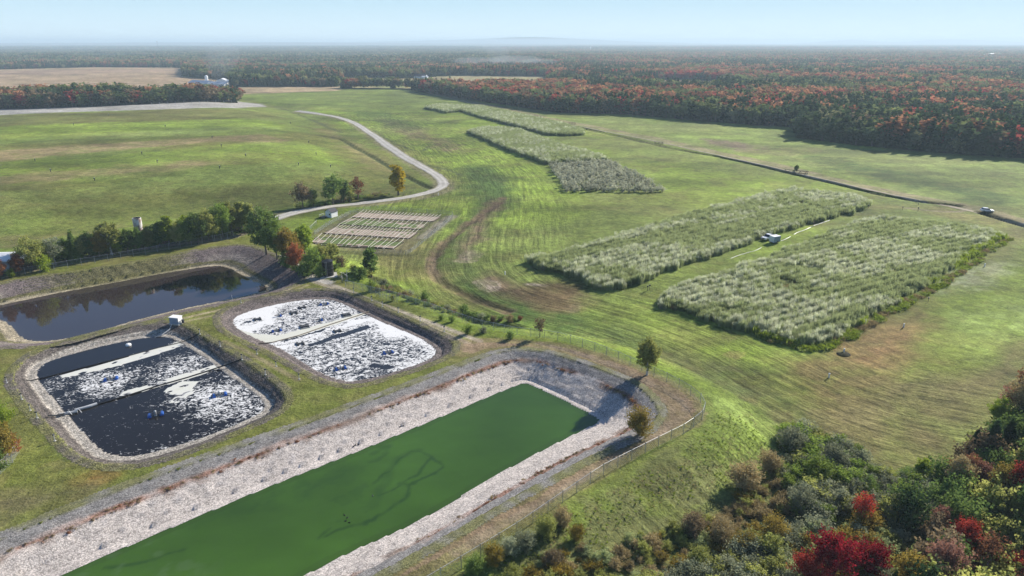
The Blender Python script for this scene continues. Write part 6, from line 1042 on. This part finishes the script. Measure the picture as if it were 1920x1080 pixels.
barn(380,163, 16, 42, 6, R(60), 'long grey blue roofed barn at the left of the distant farm', M_WHITE, M_GREYROOF, .42, doors=2); barn(408,164, 18, 38, 5, R(75), 'lower grey blue barn in the middle of the distant farm', M_WHITE, M_GREYROOF, .35); barn(419,161, 17, 13, 7.5, R(5), 'tall white barn with light roof at the right of the distant farm', M_WHITE, M_ROOFW, .4); barn(426,162.5, 9, 9, 8, R(0), 'square white annex beside the tall barn of the distant farm', M_WHITE, M_ROOFW, .2)
q = PZ(389, 161, BASE); e_ = empty('farm_silo', (q[0], q[1], BASE), label='white domed silo of the distant farm', cat='silo'); MB().tube((0, 0, 0), (0, 0, 14), 2.4, 2.4, 16).build('shell', M_WHITE, e_); MB().tube((0, 0, 14), (0, 0, 15.4), 2.4, 1.4, 16).tube((0, 0, 15.4), (0, 0, 16), 1.4, .2, 16).build('dome', M_WHITE, e_)
barn(470,163, 14, 10, 5, R(10), 'small white roofed house among the woods right of the farm', M_WHITE, M_ROOFW, .5, 'house', 'farmhouse'); barn(789,148, 14, 22, 5, R(80), 'dark roofed house by the far field', M_WHITE, M_ROOFD, .5, 'house', 'farmhouse'); barn(797,148.6, 8, 10, 4, R(80), 'small white shed beside the dark roofed house by the far field', M_WHITE, M_ROOFW, .4, 'shed', 'farm_shed')
for px, py, w_, lb in ((134,99,40,'far left above the woods'), (473,98,60,'above the farm woods, wide'), (560,101,40,'above the central left woods'), (1313,104,60,'above the red plain'), (1318,106,30,'just below the larger one above the red plain'), (1593,106,50,'among the far trees right of centre'), (1870,107,90,'near the right edge, wide'), (1835,109,60,'near the right edge, left of the wide one'), (1402,97,40,'close to the horizon')):
    barn(px, py, w_*.5, w_, 12, R(80), 'tiny pale building in the hazy plain, '+lb, M_WHITE, M_ROOFW, .2, 'building', 'distant_building', doors=0)
q = PZ(1107, 97.5, BASE); k_ = to_px(q[0], q[1], 0)[2]/F; e_ = empty('water_tower', (q[0], q[1], BASE), label='white water tower standing near the horizon', cat='water tower'); H_ = k_*9.5; MB().tube((0, 0, 0), (0, 0, H_*.75), k_*.5, k_*.35, 12).build('shaft', M_WHITE, e_); MB().tube((0, 0, H_*.68), (0, 0, H_*.78), k_*.35, k_*1.1, 14).tube((0, 0, H_*.78), (0, 0, H_*.93), k_*1.1, k_*1.1, 14).tube((0, 0, H_*.93), (0, 0, H_), k_*1.1, k_*.3, 14).build('tank', M_WHITE, e_)
q = PZ(297, 95, BASE); k_ = to_px(q[0], q[1], 0)[2]/F; e_ = empty('radio_mast', (q[0], q[1], BASE), label='thin radio mast on the horizon at the left', cat='mast'); MB().tube((0, 0, 0), (0, 0, k_*17), k_*.35, k_*.2, 6).build('mast', M_DARKST, e_); MB().tube((0, 0, k_*15.5), (0, 0, k_*16.5), k_*.8, k_*.8, 8).build('antenna', M_DARKST, e_)
# ---- ducks on the green pond
dk = MB(); 
for a, b, r0, r1 in ((-.32, -.18, .03, .13), (-.18, .08, .13, .17), (.08, .28, .17, .06)): dk.tube((a, 0, .05), (b, 0, .06), r0, r1, 8)
dk.tube((.2, 0, .12), (.26, 0, .30), .05, .05, 6).tube((.22, 0, .32), (.36, 0, .32), .07, .03, 6); dkm = dk.mesh('duck', M_BLACK)
for px, py, lb in ((646,966,'left of the small flock'), (651,971,'middle of the small flock'), (648,977,'nearest of the small flock'), (655,980,'right of the small flock'), (699,930,'alone beside the algae streak'), (1270,726+240,'')):
    if not lb: continue
    q = PZ(px, py, B_GREEN.zw); o = link('duck', dkm, None, (q[0], q[1], B_GREEN.zw)); o.rotation_euler = (0, 0, random.uniform(0, 6)); o.scale = (.55,)*3; tag(o, 'dark duck on the green pond, '+lb, 'duck', 'ducks on the green pond')
for px, py, lb in ((663,838,'nearest the tip of the flock'), (666,835,'right of the nearest'), (672,832,'in the middle'), (750,801,'alone farther right'), (756,799,'beside the lone one')):
    q = P1(px, py); o = link('duck', dkm, None, (q.x, q.y, q.z+.05)); o.rotation_euler = (0, 0, random.uniform(0, 6)); o.scale = (.7,)*3; tag(o, 'dark duck resting on the gravel shore, '+lb, 'duck', 'ducks resting on the shore')
# ---- dry red weeds along the step of the green pond bank
gx, gy = grid_in(B_GREEN.C, 0, .45); fx, fy = gx.ravel()+r.uniform(-.3, .3, gx.size), gy.ravel()+r.uniform(-.3, .3, gx.size); dC = sdf(B_GREEN.C, fx, fy, 30); k = (dC < 0); fx, fy, dC = fx[k], fy[k], dC[k]; dW = sdf(B_GREEN.W, fx, fy, 40); k = dW > 0; fx, fy, dC, dW = fx[k], fy[k], dC[k], dW[k]; t = -dC/(-dC+dW)
pr_ = np.exp(-((t-.37)/.05)**2)*ss(.42, .58, fbm(fx, fy, 7, 33, 4)+.03); k = r.random(len(fx)) < pr_*1.0; fx, fy = fx[k], fy[k]; n_ = len(fx); h_ = r.uniform(.14, .42, n_)
WP = [tree_proto('bush', kk, 'far', i, 'weed_%02d' % i) for i, kk in enumerate(('rust', 'rust', 'brown', 'deeprust'))] if 'deeprust' in LM else [tree_proto('bush', kk, 'far', i, 'weed_%02d' % i) for i, kk in enumerate(('rust', 'brown', 'tan'))]
scatter('dry_weeds', np.column_stack([fx, fy, hgt(fx, fy)-.05]), np.column_stack([h_*2, h_*2, h_]), r.uniform(0, 6, n_), r.integers(0, len(WP), n_), WP, 'dry reddish weeds along the step in the gravel bank of the green pond', 'weeds')
# ---- smoke drifting over the far woods
m_smoke, n, out = newmat('smoke_air'); v = nd(n, 'ShaderNodeVolumePrincipled'); v.inputs['Color'].default_value = (.88, .93, 1, 1); v.inputs['Density'].default_value = .0022; n.links.new(v.outputs[0], out.inputs['Volume'])
sm = MB()
def puff(px, py, y_, w_, h_, lean=0):
    u = (px-960)/F; q = PZ(px, py, BASE); n0 = len(sm.v); c = Vector((q[0], q[1], BASE+h_/2+2)); nn, ml = 14, 7; vs = []
    for i in range(1, ml):
        th = math.pi*i/ml
        for j in range(nn):
            ph = 6.2832*j/nn; z = -math.cos(th); vs.append(c+Vector((w_/2*math.sin(th)*math.cos(ph)*(1+.5*z)+lean*z*h_/2, w_/2*math.sin(th)*math.sin(ph), z*h_/2)))
    vs += [c+Vector((-lean*h_/2, 0, -h_/2)), c+Vector((lean*h_/2, 0, h_/2))]; fs = [(i*nn+j, i*nn+(j+1) % nn, (i+1)*nn+(j+1) % nn, (i+1)*nn+j) for i in range(ml-2) for j in range(nn)]; b_, t_ = (ml-1)*nn, (ml-1)*nn+1
    fs += [(b_, (j+1) % nn, j) for j in range(nn)]+[(t_, (ml-2)*nn+j, (ml-2)*nn+(j+1) % nn) for j in range(nn)]; sm.add(vs, fs)
for i_, a_ in enumerate(((934,129,0,60,70,-.5), (895,129.5,0,120,28,.2), (965,130,0,130,32,.1), (1010,129.6,0,90,24,.3), (420,152,0,60,60,.35))):
    sm.v, sm.f, sm.m = [], [], []; puff(*a_); lb = ['thin rising smoke plume above the central far woods', 'low smoke bank left of the rising plume', 'low smoke bank right of the rising plume', 'faint smoke right of the central smoke banks', 'faint smoke drifting behind the distant farm'][i_]
    tag(sm.build('smoke', m_smoke), lb, 'smoke', kind='stuff')
# ================================================================ HAZE
hz = MB().box((0, 11500, 63), (46000, 27000, 140)); m, n, out = newmat('haze_air'); v = nd(n, 'ShaderNodeVolumePrincipled')
v.inputs['Color'].default_value = (.68, .86, 1, 1); v.inputs['Density'].default_value = 1.4e-4; v.inputs['Anisotropy'].default_value = .1
n.links.new(v.outputs[0], out.inputs['Volume']); ho = hz.build('haze', m); tag(ho, 'pale blue haze lying over the whole landscape', 'haze', kind='stuff')
